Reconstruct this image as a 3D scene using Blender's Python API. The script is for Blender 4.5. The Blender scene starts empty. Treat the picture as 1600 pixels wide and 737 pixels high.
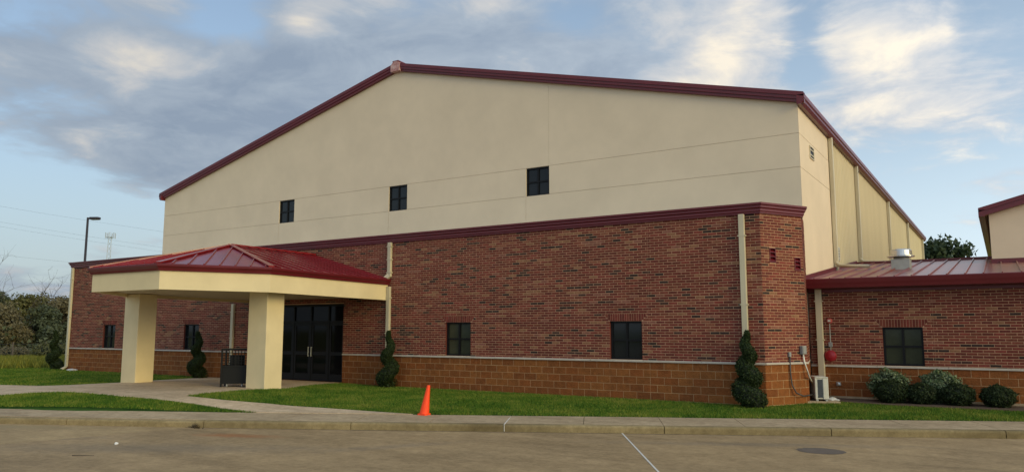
import bpy, bmesh, math, random
import numpy as np
from mathutils import Vector, Matrix
R = math.radians
random.seed(7)
rng = np.random.default_rng(11)
scene = bpy.context.scene

# ------------------------------------------------------------------ camera
cam_d = bpy.data.cameras.new('camera')
cam = bpy.data.objects.new('camera', cam_d)
scene.collection.objects.link(cam)
cam.location = (0, 0, 1.9)
cam.rotation_euler = (R(90 + 7.0), 0, R(32.5))
cam_d.sensor_width = 36.0
cam_d.lens = 36.0 * 1200 / 1600
cam_d.clip_start = 0.1
cam_d.clip_end = 6000
scene.camera = cam

# ------------------------------------------------------------------ sun and sky
SUN_AZ = Vector((0.97, -0.24, 0)).normalized()     # plan direction towards the sun
SUN_EL = R(17)
world = bpy.data.worlds.new('World'); scene.world = world; world.use_nodes = True
wn = world.node_tree; wn.nodes.clear()
def WN(t, **k):
    n = wn.nodes.new(t)
    for a, b in k.items(): setattr(n, a, b)
    return n
def wl(a, b): wn.links.new(a, b)
def wmath(op, a, b=None, c=None, clamp=False):
    n = WN('ShaderNodeMath', operation=op); n.use_clamp = clamp
    for i, v in enumerate((a, b, c)):
        if v is None: continue
        if isinstance(v, (int, float)): n.inputs[i].default_value = v
        else: wl(v, n.inputs[i])
    return n.outputs[0]
def wramp(v, pts, interp='EASE'):
    n = WN('ShaderNodeValToRGB'); n.color_ramp.interpolation = interp
    e = n.color_ramp.elements
    while len(e) < len(pts): e.new(0.5)
    for i, (p, c) in enumerate(pts):
        e[i].position = p; e[i].color = (c, c, c, 1) if isinstance(c, (int, float)) else (*c, 1)
    wl(v, n.inputs[0]); return n.outputs[0]
sky = WN('ShaderNodeTexSky', sky_type='NISHITA'); sky.sun_disc = False
sky.sun_elevation = SUN_EL
sky.sun_rotation = math.atan2(SUN_AZ.x, SUN_AZ.y)
sky.air_density = 1.0; sky.dust_density = 1.2; sky.ozone_density = 1.6
tc = WN('ShaderNodeTexCoord')
sep = WN('ShaderNodeSeparateXYZ'); wl(tc.outputs['Generated'], sep.inputs[0])
den = wmath('ADD', wmath('MAXIMUM', sep.outputs[2], 0.0), 0.16)
cmb = WN('ShaderNodeCombineXYZ')
wl(wmath('DIVIDE', sep.outputs[0], den), cmb.inputs[0]); wl(wmath('DIVIDE', sep.outputs[1], den), cmb.inputs[1])
CLOUD_OFF = (3.1, 7.7, 0.0); CLOUD_OFF2 = (1.3, 4.4, 2.0)
def cnoise(scale, off, detail=6, rough=0.55, dist=0.0):
    mp = WN('ShaderNodeMapping'); mp.inputs['Location'].default_value = off
    wl(cmb.outputs[0], mp.inputs[0])
    n = WN('ShaderNodeTexNoise'); n.inputs['Scale'].default_value = scale
    n.inputs['Detail'].default_value = detail; n.inputs['Roughness'].default_value = rough
    n.inputs['Distortion'].default_value = dist
    wl(mp.outputs[0], n.inputs['Vector']); return n.outputs['Fac']
n_big = cnoise(0.62, CLOUD_OFF, 7, 0.52, 0.25)
n_fine = cnoise(1.7, CLOUD_OFF2, 8, 0.56, 0.3)
def blob(az, el, wid_az, wid_el):
    """soft patch of sky around azimuth az (degrees left of +Y) and elevation el"""
    a = wmath('ARCTAN2', wmath('MULTIPLY', sep.outputs[0], -1.0), sep.outputs[1])
    da = wmath('DIVIDE', wmath('SUBTRACT', a, R(az)), R(wid_az))
    e = wmath('ARCSINE', sep.outputs[2])
    de = wmath('DIVIDE', wmath('SUBTRACT', e, R(el)), R(wid_el))
    q = wmath('ADD', wmath('MULTIPLY', da, da), wmath('MULTIPLY', de, de))
    return wmath('EXPONENT', wmath('MULTIPLY', q, -1.0))
def wsum(items):
    s = None
    for w, v in items:
        t = wmath('MULTIPLY', v, w); s = t if s is None else wmath('ADD', s, t)
    return s
# cloud cover: noise, thickened where the heavy grey bank and the bright heaps hang
n_det = cnoise(4.2, (6.0, 2.0, 1.0), 8, 0.60, 0.4)
cover_v = wmath('ADD', n_big, wsum([
    (0.17, blob(53, 14.5, 15, 4.5)), (0.20, blob(31, 19.0, 9, 3.5)), (0.13, blob(4, 15.5, 6, 2.4)), (0.09, blob(12, 19, 14, 7)), (0.20, blob(17, 19, 5.5, 5.5)),
    (0.13, blob(6.5, 18.5, 5, 5)), (0.16, blob(48.5, 21.6, 2.6, 1.5)), (0.12, blob(58.5, 18.0, 4.5, 1.6)), (0.12, blob(35, 23.5, 3, 1.6)),
    (-0.22, blob(53.5, 21.3, 3.2, 2.0)), (-0.13, blob(28, 23, 2.5, 1.6)), (-0.16, blob(10.8, 20, 1.6, 4)), (-0.14, blob(62, 14.5, 4, 1.6)),
    (-0.15, blob(3, 10, 9, 4.0)), (-0.10, blob(64, 7.5, 12, 3.5)), (-0.10, blob(0.5, 20, 3.0, 3))]))
edge_n = wmath('ADD', wmath('MULTIPLY', wmath('SUBTRACT', n_fine, 0.5), 0.46), wmath('MULTIPLY', wmath('SUBTRACT', n_det, 0.5), 0.34))
cover = wramp(wmath('ADD', edge_n, cover_v), [(0.40, 0.0), (0.57, 0.95)])
# how brightly a cloud is lit: the sunward heaps glow, the bank on the left stays slate grey
bright_v = wmath('ADD', wmath('ADD', wmath('ADD', wmath('MULTIPLY', wmath('SUBTRACT', n_fine, 0.5), 1.3), wmath('MULTIPLY', wmath('SUBTRACT', n_det, 0.5), 1.5)), 0.32), wsum([
    (0.62, blob(16.5, 19.5, 5.5, 5.0)), (0.30, blob(7, 19.5, 5, 5)), (0.70, blob(48.5, 21.8, 2.2, 1.3)), (0.45, blob(58.5, 18.2, 4.2, 1.3)),
    (0.45, blob(35, 23.6, 2.6, 1.2)), (-0.22, blob(50, 14, 14, 5)), (-0.20, blob(31, 19, 7, 3)), (0.26, blob(2, 13, 12, 5))]))
ccol = wramp(bright_v, [(0.0, (0.185, 0.230, 0.295)), (0.40, (0.255, 0.300, 0.355)), (0.70, (0.385, 0.390, 0.395)), (1.0, (0.58, 0.525, 0.435))], 'LINEAR')
skyb = WN('ShaderNodeBackground'); skyb.inputs['Strength'].default_value = 0.10
wl(sky.outputs[0], skyb.inputs['Color'])
clb = WN('ShaderNodeBackground'); clb.inputs['Strength'].default_value = 1.0
wl(ccol, clb.inputs['Color'])
# broad forward glow: cloud and haze brighten smoothly toward the hidden low sun
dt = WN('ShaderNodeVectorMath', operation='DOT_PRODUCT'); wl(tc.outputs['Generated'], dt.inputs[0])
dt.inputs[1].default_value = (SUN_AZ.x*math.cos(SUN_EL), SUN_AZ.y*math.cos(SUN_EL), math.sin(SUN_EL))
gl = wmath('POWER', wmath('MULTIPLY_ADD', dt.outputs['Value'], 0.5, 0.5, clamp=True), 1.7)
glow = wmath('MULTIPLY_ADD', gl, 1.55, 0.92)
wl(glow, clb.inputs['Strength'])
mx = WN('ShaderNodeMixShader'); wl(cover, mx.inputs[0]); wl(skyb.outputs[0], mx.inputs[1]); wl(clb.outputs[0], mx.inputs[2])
# thin pale veil of moist air toward the horizon, all the way round
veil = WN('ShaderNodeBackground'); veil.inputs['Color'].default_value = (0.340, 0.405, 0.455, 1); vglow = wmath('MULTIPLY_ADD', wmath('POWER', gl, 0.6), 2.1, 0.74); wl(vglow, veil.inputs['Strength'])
vf = wramp(sep.outputs[2], [(0.0, 0.90), (0.10, 0.72), (0.24, 0.36), (0.5, 0.15)], 'LINEAR')
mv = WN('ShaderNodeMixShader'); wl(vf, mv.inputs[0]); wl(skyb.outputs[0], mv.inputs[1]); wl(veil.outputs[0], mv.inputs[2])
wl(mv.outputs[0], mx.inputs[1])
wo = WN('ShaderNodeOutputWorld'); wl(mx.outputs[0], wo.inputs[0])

sun_d = bpy.data.lights.new('sun', 'SUN'); sun_d.energy = 1.05; sun_d.angle = R(24); sun_d.color = (1.0, 0.80, 0.33)
sun = bpy.data.objects.new('sun', sun_d); scene.collection.objects.link(sun)
sdir = Vector((SUN_AZ.x * math.cos(SUN_EL), SUN_AZ.y * math.cos(SUN_EL), math.sin(SUN_EL)))
sun.rotation_euler = sdir.to_track_quat('Z', 'Y').to_euler()
sun.location = (30, -20, 40)

scene.view_settings.view_transform = 'Standard'
scene.view_settings.look = 'None'
scene.view_settings.exposure = 0.62
scene.view_settings.gamma = 1.0
scene.view_settings.use_curve_mapping = False
scene.render.engine = 'CYCLES'
scene.cycles.max_bounces = 6

# ------------------------------------------------------------------ materials
MATS = {}
def mat(name, col, rough=0.7, metallic=0.0, var=0.0, vscale=3.0, bump=0.0, bscale=40.0, spec=0.5, col2=None, streak=0.0, coat=0.0, detail=5):
    """procedural paint/stone/metal: base colour, patchy variation, fine bump"""
    if name in MATS: return MATS[name]
    m = bpy.data.materials.new(name); m.use_nodes = True; nt = m.node_tree
    b = nt.nodes['Principled BSDF']
    b.inputs['Base Color'].default_value = (*col, 1); b.inputs['Roughness'].default_value = rough
    b.inputs['Metallic'].default_value = metallic; b.inputs['Specular IOR Level'].default_value = spec
    if coat: b.inputs['Coat Weight'].default_value = coat; b.inputs['Coat Roughness'].default_value = 0.15
    geo = nt.nodes.new('ShaderNodeNewGeometry')
    pos = geo.outputs['Position']
    if streak:
        mp = nt.nodes.new('ShaderNodeMapping'); mp.inputs['Scale'].default_value = (1, 1, streak)
        nt.links.new(pos, mp.inputs[0]); pos = mp.outputs[0]
    if var:
        n = nt.nodes.new('ShaderNodeTexNoise'); n.inputs['Scale'].default_value = vscale; n.inputs['Detail'].default_value = detail
        n.inputs['Roughness'].default_value = 0.62
        nt.links.new(pos, n.inputs['Vector'])
        r = nt.nodes.new('ShaderNodeValToRGB'); e = r.color_ramp.elements
        c2 = col2 or tuple(c * (1 - var) for c in col)
        c1 = tuple(min(1, c * (1 + var * 0.6)) for c in col)
        e[0].position = 0.32; e[0].color = (*c2, 1); e[1].position = 0.68; e[1].color = (*c1, 1)
        nt.links.new(n.outputs['Fac'], r.inputs[0]); nt.links.new(r.outputs[0], b.inputs['Base Color'])
    if bump:
        n2 = nt.nodes.new('ShaderNodeTexNoise'); n2.inputs['Scale'].default_value = bscale; n2.inputs['Detail'].default_value = 4
        nt.links.new(geo.outputs['Position'], n2.inputs['Vector'])
        bp = nt.nodes.new('ShaderNodeBump'); bp.inputs['Strength'].default_value = bump; bp.inputs['Distance'].default_value = 0.02
        nt.links.new(n2.outputs['Fac'], bp.inputs['Height']); nt.links.new(bp.outputs[0], b.inputs['Normal'])
    MATS[name] = m
    return m

stucco = mat('cream stucco', (0.725, 0.595, 0.430), 0.85, var=0.06, vscale=0.7, bump=0.15, bscale=60, spec=0.2)
stucco_joint = mat('stucco joint', (0.50, 0.41, 0.295), 0.9)
siding_m = mat('cream metal siding', (0.62, 0.52, 0.32), 0.5, var=0.08, vscale=0.8, streak=0.15)
canopy_cream = mat('canopy cream paint', (0.71, 0.585, 0.345), 0.75, var=0.07, vscale=1.2, bump=0.1, bscale=50, spec=0.3)
soffit_m = mat('soffit tan', (0.55, 0.48, 0.35), 0.8, var=0.05)
spout_m = mat('downspout cream metal', (0.56, 0.49, 0.33), 0.5, var=0.12, vscale=2.0, streak=0.3)
burg = mat('burgundy metal', (0.125, 0.009, 0.014), 0.36, var=0.12, vscale=1.5, spec=0.5)
burg_roof = mat('burgundy roof metal', (0.215, 0.011, 0.014), 0.28, var=0.14, vscale=0.9, spec=0.5, coat=0.25, bump=0.03, bscale=4)
hall_roof = mat('hall roof metal', (0.20, 0.03, 0.03), 0.4, var=0.1)
mortar = mat('brick mortar', (0.48, 0.29, 0.165), 0.95, var=0.18, vscale=2.0, bump=0.3, bscale=90)
block_mortar = mat('block mortar', (0.43, 0.27, 0.13), 0.95, var=0.15, vscale=3)
stone = mat('cast stone band', (0.48, 0.42, 0.34), 0.8, var=0.12, vscale=4, bump=0.1)
black_frame = mat('black aluminium frame', (0.007, 0.007, 0.008), 0.45, spec=0.18)
glass_m = mat('dark window glass', (0.012, 0.015, 0.017), 0.06, var=0.25, vscale=1.3, spec=0.28)
glass_blind = mat('window glass over blinds', (0.034, 0.038, 0.023), 0.10, var=0.2, vscale=3, spec=0.22)
glass_door = mat('dark door glass', (0.005, 0.006, 0.007), 0.05, spec=0.10)
BR_COLS = [(0.190, 0.055, 0.040), (0.165, 0.046, 0.034), (0.210, 0.068, 0.046), (0.150, 0.042, 0.034), (0.225, 0.060, 0.046),
           (0.180, 0.062, 0.040), (0.250, 0.110, 0.066), (0.280, 0.165, 0.090), (0.040, 0.030, 0.027), (0.075, 0.045, 0.036), (0.255, 0.125, 0.090), (0.135, 0.040, 0.030)]
BR_W = [15, 15, 12, 12, 9, 11, 6, 4.5, 5, 4.5, 4, 9]
brick_mats = [mat('brick %d' % i, (c[0]*0.93, c[1]*0.74, c[2]*0.70), 0.85, var=0.28, vscale=14, bump=0.35, bscale=70, spec=0.25) for i, c in enumerate(BR_COLS)]
BL_COLS = [(0.235, 0.098, 0.036), (0.215, 0.086, 0.032), (0.255, 0.108, 0.038), (0.20, 0.078, 0.030), (0.24, 0.09, 0.032)]
block_mats = [mat('block %d' % i, (c[0]*1.02, c[1]*0.86, c[2]*0.66), 0.9, var=0.22, vscale=9, bump=0.9, bscale=28, spec=0.2) for i, c in enumerate(BL_COLS)]
alu = mat('galvanised aluminium', (0.55, 0.55, 0.54), 0.3, metallic=0.85, var=0.15, vscale=3)
galv = mat('dull galvanised steel', (0.36, 0.37, 0.35), 0.5, metallic=0.3, var=0.15, vscale=5)
grey_box = mat('grey enclosure paint', (0.26, 0.26, 0.245), 0.55)
ac_white = mat('off white enamel', (0.58, 0.55, 0.46), 0.45, var=0.1, vscale=6)
dark_coil = mat('dark condenser coil', (0.030, 0.037, 0.05), 0.5, bump=0.5, bscale=120)
bell_red = mat('fire red enamel', (0.30, 0.010, 0.016), 0.35)
strobe_red = mat('faded red plastic', (0.42, 0.07, 0.06), 0.5)
cone_m = mat('orange cone plastic', (0.98, 0.065, 0.004), 0.6, var=0.08, vscale=6)
black_iron = mat('black painted iron', (0.010, 0.010, 0.009), 0.55, spec=0.2)
bronze = mat('dark bronze pole paint', (0.028, 0.022, 0.030), 0.5)
lens_m = mat('lamp lens', (0.4, 0.4, 0.38), 0.3)
tower_m = mat('tower galvanised', (0.42, 0.46, 0.50), 0.6)
wire_m = mat('cable black', (0.04, 0.045, 0.05), 0.7)
wood_pole = mat('weathered wood', (0.12, 0.095, 0.07), 0.9, var=0.2, vscale=6)
rock_m = mat('pale stone', (0.55, 0.53, 0.49), 0.8, var=0.15, vscale=8)
mulch_m = mat('brown mulch', (0.10, 0.062, 0.038), 0.95, var=0.4, vscale=14, bump=0.8, bscale=40)
bark = mat('bark', (0.085, 0.065, 0.05), 0.95, var=0.3, vscale=9, bump=0.5, bscale=25)
sealant = mat('pale joint sealant', (0.62, 0.59, 0.53), 0.8, var=0.15, vscale=8)

def leaf_mat(name, col, col2, sub=0.25):
    if name in MATS: return MATS[name]
    m = bpy.data.materials.new(name); m.use_nodes = True; nt = m.node_tree
    b = nt.nodes['Principled BSDF']; b.inputs['Roughness'].default_value = 0.6; b.inputs['Specular IOR Level'].default_value = 0.25
    g = nt.nodes.new('ShaderNodeNewGeometry')
    r = nt.nodes.new('ShaderNodeValToRGB'); e = r.color_ramp.elements
    e[0].color = (*col, 1); e[1].color = (*col2, 1)
    nt.links.new(g.outputs['Random Per Island'], r.inputs[0]); nt.links.new(r.outputs[0], b.inputs['Base Color'])
    tr = nt.nodes.new('ShaderNodeBsdfTranslucent'); nt.links.new(r.outputs[0], tr.inputs[0])
    mixs = nt.nodes.new('ShaderNodeMixShader'); mixs.inputs[0].default_value = sub
    nt.links.new(b.outputs[0], mixs.inputs[1]); nt.links.new(tr.outputs[0], mixs.inputs[2])
    nt.links.new(mixs.outputs[0], nt.nodes['Material Output'].inputs[0])
    MATS[name] = m; return m
leaf_topiary = leaf_mat('topiary needles', (0.014, 0.026, 0.007), (0.038, 0.062, 0.014))
leaf_globe = leaf_mat('boxwood leaves', (0.014, 0.025, 0.008), (0.036, 0.055, 0.016))
leaf_varieg = leaf_mat('variegated leaves', (0.05, 0.10, 0.035), (0.26, 0.30, 0.17))
leaf_oak = leaf_mat('oak leaves', (0.025, 0.042, 0.020), (0.06, 0.085, 0.035))
leaf_far1 = leaf_mat('olive leaves', (0.085, 0.090, 0.032), (0.165, 0.155, 0.055))  # far leaves: distance haze is put into the colour by lightening it
leaf_far2 = leaf_mat('dark field leaves', (0.055, 0.070, 0.040), (0.105, 0.120, 0.060))
leaf_far3 = leaf_mat('tan spring leaves', (0.11, 0.10, 0.055), (0.20, 0.165, 0.085))
core_green = mat('light blocking core', (0.012, 0.018, 0.009), 0.95, var=0.4, vscale=20)  # dark solid core added inside the foliage to block light

def concrete(name, col, dark, seed, joints=True, stains=()):
    m = bpy.data.materials.new(name); m.use_nodes = True; nt = m.node_tree
    b = nt.nodes['Principled BSDF']; b.inputs['Roughness'].default_value = 0.82; b.inputs['Specular IOR Level'].default_value = 0.3
    g = nt.nodes.new('ShaderNodeNewGeometry')
    def noise(scale, det, rough=0.6, sc=(1, 1, 1), off=(seed, seed * 2, 0), rot=0.0):
        mp = nt.nodes.new('ShaderNodeMapping'); mp.inputs['Location'].default_value = off; mp.inputs['Scale'].default_value = sc
        mp.inputs['Rotation'].default_value = (0, 0, rot)
        nt.links.new(g.outputs['Position'], mp.inputs[0])
        n = nt.nodes.new('ShaderNodeTexNoise'); n.inputs['Scale'].default_value = scale; n.inputs['Detail'].default_value = det; n.inputs['Roughness'].default_value = rough
        nt.links.new(mp.outputs[0], n.inputs['Vector']); return n.outputs['Fac']
    def ramp(v, p0, c0, p1, c1):
        r = nt.nodes.new('ShaderNodeValToRGB'); e = r.color_ramp.elements
        e[0].position = p0; e[1].position = p1; e[0].color = (*c0, 1); e[1].color = (*c1, 1)
        nt.links.new(v, r.inputs[0]); return r.outputs[0]
    def mixc(f, a, c, mode='MIX'):
        x = nt.nodes.new('ShaderNodeMix'); x.data_type = 'RGBA'; x.blend_type = mode
        if isinstance(f, float): x.inputs[0].default_value = f
        else: nt.links.new(f, x.inputs[0])
        for i, v in ((6, a), (7, c)):
            if isinstance(v, tuple): x.inputs[i].default_value = (*v, 1)
            else: nt.links.new(v, x.inputs[i])
        return x.outputs[2]
    c = ramp(noise(0.35, 6), 0.3, dark, 0.7, col)
    c = mixc(0.55, c, ramp(noise(0.8, 7, 0.7, (0.45, 1.2, 1), (4, 9, 0), R(-27)), 0.35, (0.62, 0.60, 0.56), 0.66, (1.12, 1.12, 1.12)), 'MULTIPLY')
    c = mixc(0.75, c, ramp(noise(7.5, 8, 0.75, off=(7, 3, 0)), 0.36, (0.74, 0.73, 0.70), 0.60, (1.08, 1.08, 1.08)), 'MULTIPLY')
    c = mixc(0.45, c, ramp(noise(1.1, 3, 0.45, (0.12, 2.2, 1), (2, 5, 0), R(-31)), 0.55, (1.0, 1.0, 1.0), 0.70, (0.70, 0.69, 0.67)), 'MULTIPLY')
    c = mixc(0.7, c, ramp(noise(2.6, 6, 0.7), 0.3, (0.78, 0.76, 0.72), 0.6, (1.06, 1.06, 1.06)), 'MULTIPLY')
    c = mixc(0.5, c, ramp(noise(30, 5, 0.8), 0.3, (0.66, 0.66, 0.66), 0.7, (1.2, 1.2, 1.2)), 'MULTIPLY')
    for (cx, cy, rx, ry, rot, scol, amt) in stains:
        mp = nt.nodes.new('ShaderNodeMapping'); mp.vector_type = 'TEXTURE'
        mp.inputs['Location'].default_value = (cx, cy, 0); mp.inputs['Rotation'].default_value = (0, 0, rot); mp.inputs['Scale'].default_value = (rx, ry, 1000)
        nt.links.new(g.outputs['Position'], mp.inputs[0])
        ln = nt.nodes.new('ShaderNodeVectorMath'); ln.operation = 'LENGTH'; nt.links.new(mp.outputs[0], ln.inputs[0])
        ad = nt.nodes.new('ShaderNodeMath'); ad.operation = 'MULTIPLY_ADD'; nt.links.new(noise(3.5, 5, 0.65), ad.inputs[0]); ad.inputs[1].default_value = 1.1
        nt.links.new(ln.outputs['Value'], ad.inputs[2])
        f = ramp(ad.outputs[0], 0.72, (amt,) * 3, 1.35 if False else 1.0, (0, 0, 0))
        # ramp input is clamped at 1: halve it
        ad2 = nt.nodes.new('ShaderNodeMath'); ad2.operation = 'MULTIPLY'; ad2.inputs[1].default_value = 0.6
        nt.links.new(ad.outputs[0], ad2.inputs[0])
        rr = nt.nodes.new('ShaderNodeValToRGB'); e = rr.color_ramp.elements
        e[0].position = 0.45; e[1].position = 0.92; e[0].color = (amt,) * 3 + (1,); e[1].color = (0, 0, 0, 1)
        nt.links.new(ad2.outputs[0], rr.inputs[0])
        c = mixc(rr.outputs[0], c, scol)
    nt.links.new(c, b.inputs['Base Color'])
    bp = nt.nodes.new('ShaderNodeBump'); bp.inputs['Strength'].default_value = 0.25; bp.inputs['Distance'].default_value = 0.01
    nt.links.new(noise(60, 4), bp.inputs['Height']); nt.links.new(bp.outputs[0], b.inputs['Normal'])
    MATS[name] = m; return m
lot_m = concrete('parking lot concrete', (0.430, 0.302, 0.158), (0.325, 0.228, 0.120), 3.0, stains=[
    (-13.55, 10.62, 1.25, 0.34, R(19), (0.30, 0.125, 0.045), 0.8), (-17.2, 10.05, 0.8, 0.16, R(24), (0.30, 0.13, 0.05), 0.6), (-16.2, 10.35, 1.4, 0.10, R(24), (0.21, 0.15, 0.08), 0.55),
    (-13.2, 8.8, 4.2, 0.8, R(30), (0.15, 0.125, 0.095), 0.45), (-17.5, 8.2, 3.0, 0.5, R(20), (0.15, 0.125, 0.095), 0.5),
    (-9.8, 11.2, 1.8, 0.35, R(60), (0.16, 0.13, 0.10), 0.35), (-4.0, 15.2, 4.0, 0.35, R(26), (0.17, 0.14, 0.105), 0.4),
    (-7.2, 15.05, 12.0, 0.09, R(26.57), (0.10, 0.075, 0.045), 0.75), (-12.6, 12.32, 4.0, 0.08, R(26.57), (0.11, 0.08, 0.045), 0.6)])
lot_m2 = concrete('older lot concrete', (0.475, 0.34, 0.175), (0.36, 0.255, 0.13), 5.0, stains=[(-19.0, 8.9, 3.0, 0.5, R(24), (0.24, 0.19, 0.10), 0.5)])
walk_m = concrete('sidewalk concrete', (0.505, 0.385, 0.245), (0.40, 0.30, 0.185), 9.0)
curb_m = concrete('curb concrete', (0.36, 0.28, 0.145), (0.16, 0.12, 0.055), 14.0)
slab_m = concrete('entrance slab concrete', (0.64, 0.495, 0.335), (0.54, 0.41, 0.275), 21.0)
patch_m = mat('darker asphalt patch', (0.125, 0.095, 0.07), 0.85, var=0.2, vscale=6)

def ground_material():
    m = bpy.data.materials.new('lawn and field'); m.use_nodes = True; nt = m.node_tree
    b = nt.nodes['Principled BSDF']; b.inputs['Roughness'].default_value = 0.95; b.inputs['Specular IOR Level'].default_value = 0.1
    g = nt.nodes.new('ShaderNodeNewGeometry')
    def noise(scale, det):
        n = nt.nodes.new('ShaderNodeTexNoise'); n.inputs['Scale'].default_value = scale; n.inputs['Detail'].default_value = det
        nt.links.new(g.outputs['Position'], n.inputs['Vector']); return n.outputs['Fac']
    def ramp(v, pts):
        r = nt.nodes.new('ShaderNodeValToRGB'); e = r.color_ramp.elements
        while len(e) < len(pts): e.new(0.5)
        for i, (p, c) in enumerate(pts): e[i].position = p; e[i].color = (*c, 1)
        nt.links.new(v, r.inputs[0]); return r.outputs[0]
    lawn = ramp(noise(1.3, 7), [(0.3, (0.022, 0.065, 0.010)), (0.55, (0.040, 0.095, 0.014)), (0.75, (0.075, 0.115, 0.022))])
    field = ramp(noise(0.35, 8), [(0.3, (0.13, 0.145, 0.022)), (0.5, (0.22, 0.21, 0.032)), (0.72, (0.32, 0.28, 0.05))])
    ln = nt.nodes.new('ShaderNodeVectorMath'); ln.operation = 'LENGTH'; nt.links.new(g.outputs['Position'], ln.inputs[0])
    mm = nt.nodes.new('ShaderNodeMath'); mm.operation = 'MULTIPLY_ADD'; nt.links.new(noise(0.3, 6), mm.inputs[0]); mm.inputs[1].default_value = 8.0
    nt.links.new(ln.outputs['Value'], mm.inputs[2])
    mr = nt.nodes.new('ShaderNodeMapRange'); mr.inputs[1].default_value = 51; mr.inputs[2].default_value = 54
    nt.links.new(mm.outputs[0], mr.inputs[0])
    x = nt.nodes.new('ShaderNodeMix'); x.data_type = 'RGBA'
    nt.links.new(mr.outputs[0], x.inputs[0]); nt.links.new(lawn, x.inputs[6]); nt.links.new(field, x.inputs[7])
    nt.links.new(x.outputs[2], b.inputs['Base Color'])
    bp = nt.nodes.new('ShaderNodeBump'); bp.inputs['Strength'].default_value = 0.6; bp.inputs['Distance'].default_value = 0.05
    nt.links.new(noise(25, 4), bp.inputs['Height']); nt.links.new(bp.outputs[0], b.inputs['Normal'])
    return m
ground_m = ground_material()
def grass_material(name, cols):
    m = bpy.data.materials.new(name); m.use_nodes = True; nt = m.node_tree
    b = nt.nodes['Principled BSDF']; b.inputs['Roughness'].default_value = 0.7; b.inputs['Specular IOR Level'].default_value = 0.2
    g = nt.nodes.new('ShaderNodeNewGeometry')
    n = nt.nodes.new('ShaderNodeTexNoise'); n.inputs['Scale'].default_value = 0.75; n.inputs['Detail'].default_value = 9; n.inputs['Roughness'].default_value = 0.68
    nt.links.new(g.outputs['Position'], n.inputs['Vector'])
    a = nt.nodes.new('ShaderNodeMath'); a.operation = 'MULTIPLY_ADD'; nt.links.new(g.outputs['Random Per Island'], a.inputs[0])
    a.inputs[1].default_value = 0.35; nt.links.new(n.outputs['Fac'], a.inputs[2])
    r = nt.nodes.new('ShaderNodeValToRGB'); e = r.color_ramp.elements
    while len(e) < len(cols): e.new(0.5)
    for i, (p, c) in enumerate(cols): e[i].position = p; e[i].color = (*c, 1)
    nt.links.new(a.outputs[0], r.inputs[0]); nt.links.new(r.outputs[0], b.inputs['Base Color'])
    tr = nt.nodes.new('ShaderNodeBsdfTranslucent'); nt.links.new(r.outputs[0], tr.inputs[0])
    mixs = nt.nodes.new('ShaderNodeMixShader'); mixs.inputs[0].default_value = 0.3
    nt.links.new(b.outputs[0], mixs.inputs[1]); nt.links.new(tr.outputs[0], mixs.inputs[2])
    nt.links.new(mixs.outputs[0], nt.nodes['Material Output'].inputs[0])
    return m
grass_m = grass_material('lawn blades', [(0.40, (0.030, 0.090, 0.009)), (0.58, (0.070, 0.160, 0.014)), (0.72, (0.145, 0.220, 0.024)), (0.90, (0.27, 0.28, 0.05))])
fieldgrass_m = grass_material('field blades', [(0.38, (0.10, 0.13, 0.02)), (0.62, (0.20, 0.205, 0.03)), (0.9, (0.34, 0.30, 0.05))])

# ------------------------------------------------------------------ mesh helpers
COL = scene.collection
def new_obj(name, me, parent=None, m=None, smooth=False):
    if m is not None and not me.materials:
        me.materials.append(m)
    if smooth:
        me.polygons.foreach_set('use_smooth', [True] * len(me.polygons))
    o = bpy.data.objects.new(name, me); COL.objects.link(o)
    if parent is not None:
        o.parent = parent
        o.matrix_parent_inverse = Matrix.Translation(-parent_loc(parent))
    return o
def parent_loc(p):
    # parts keep world coordinates; only a thing's Empty has a location of its own
    return Vector(p.location) if p.type == 'EMPTY' else Vector((0, 0, 0))
def tag(o, label=None, cat=None, group=None, kind=None):
    if label: o['label'] = label
    if cat: o['category'] = cat
    if group: o['group'] = group
    if kind: o['kind'] = kind
    return o
def thing(name, loc, label, cat, group=None):
    o = bpy.data.objects.new(name, None); COL.objects.link(o); o.location = loc
    o.empty_display_size = 0.2
    return tag(o, label, cat, group)

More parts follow.
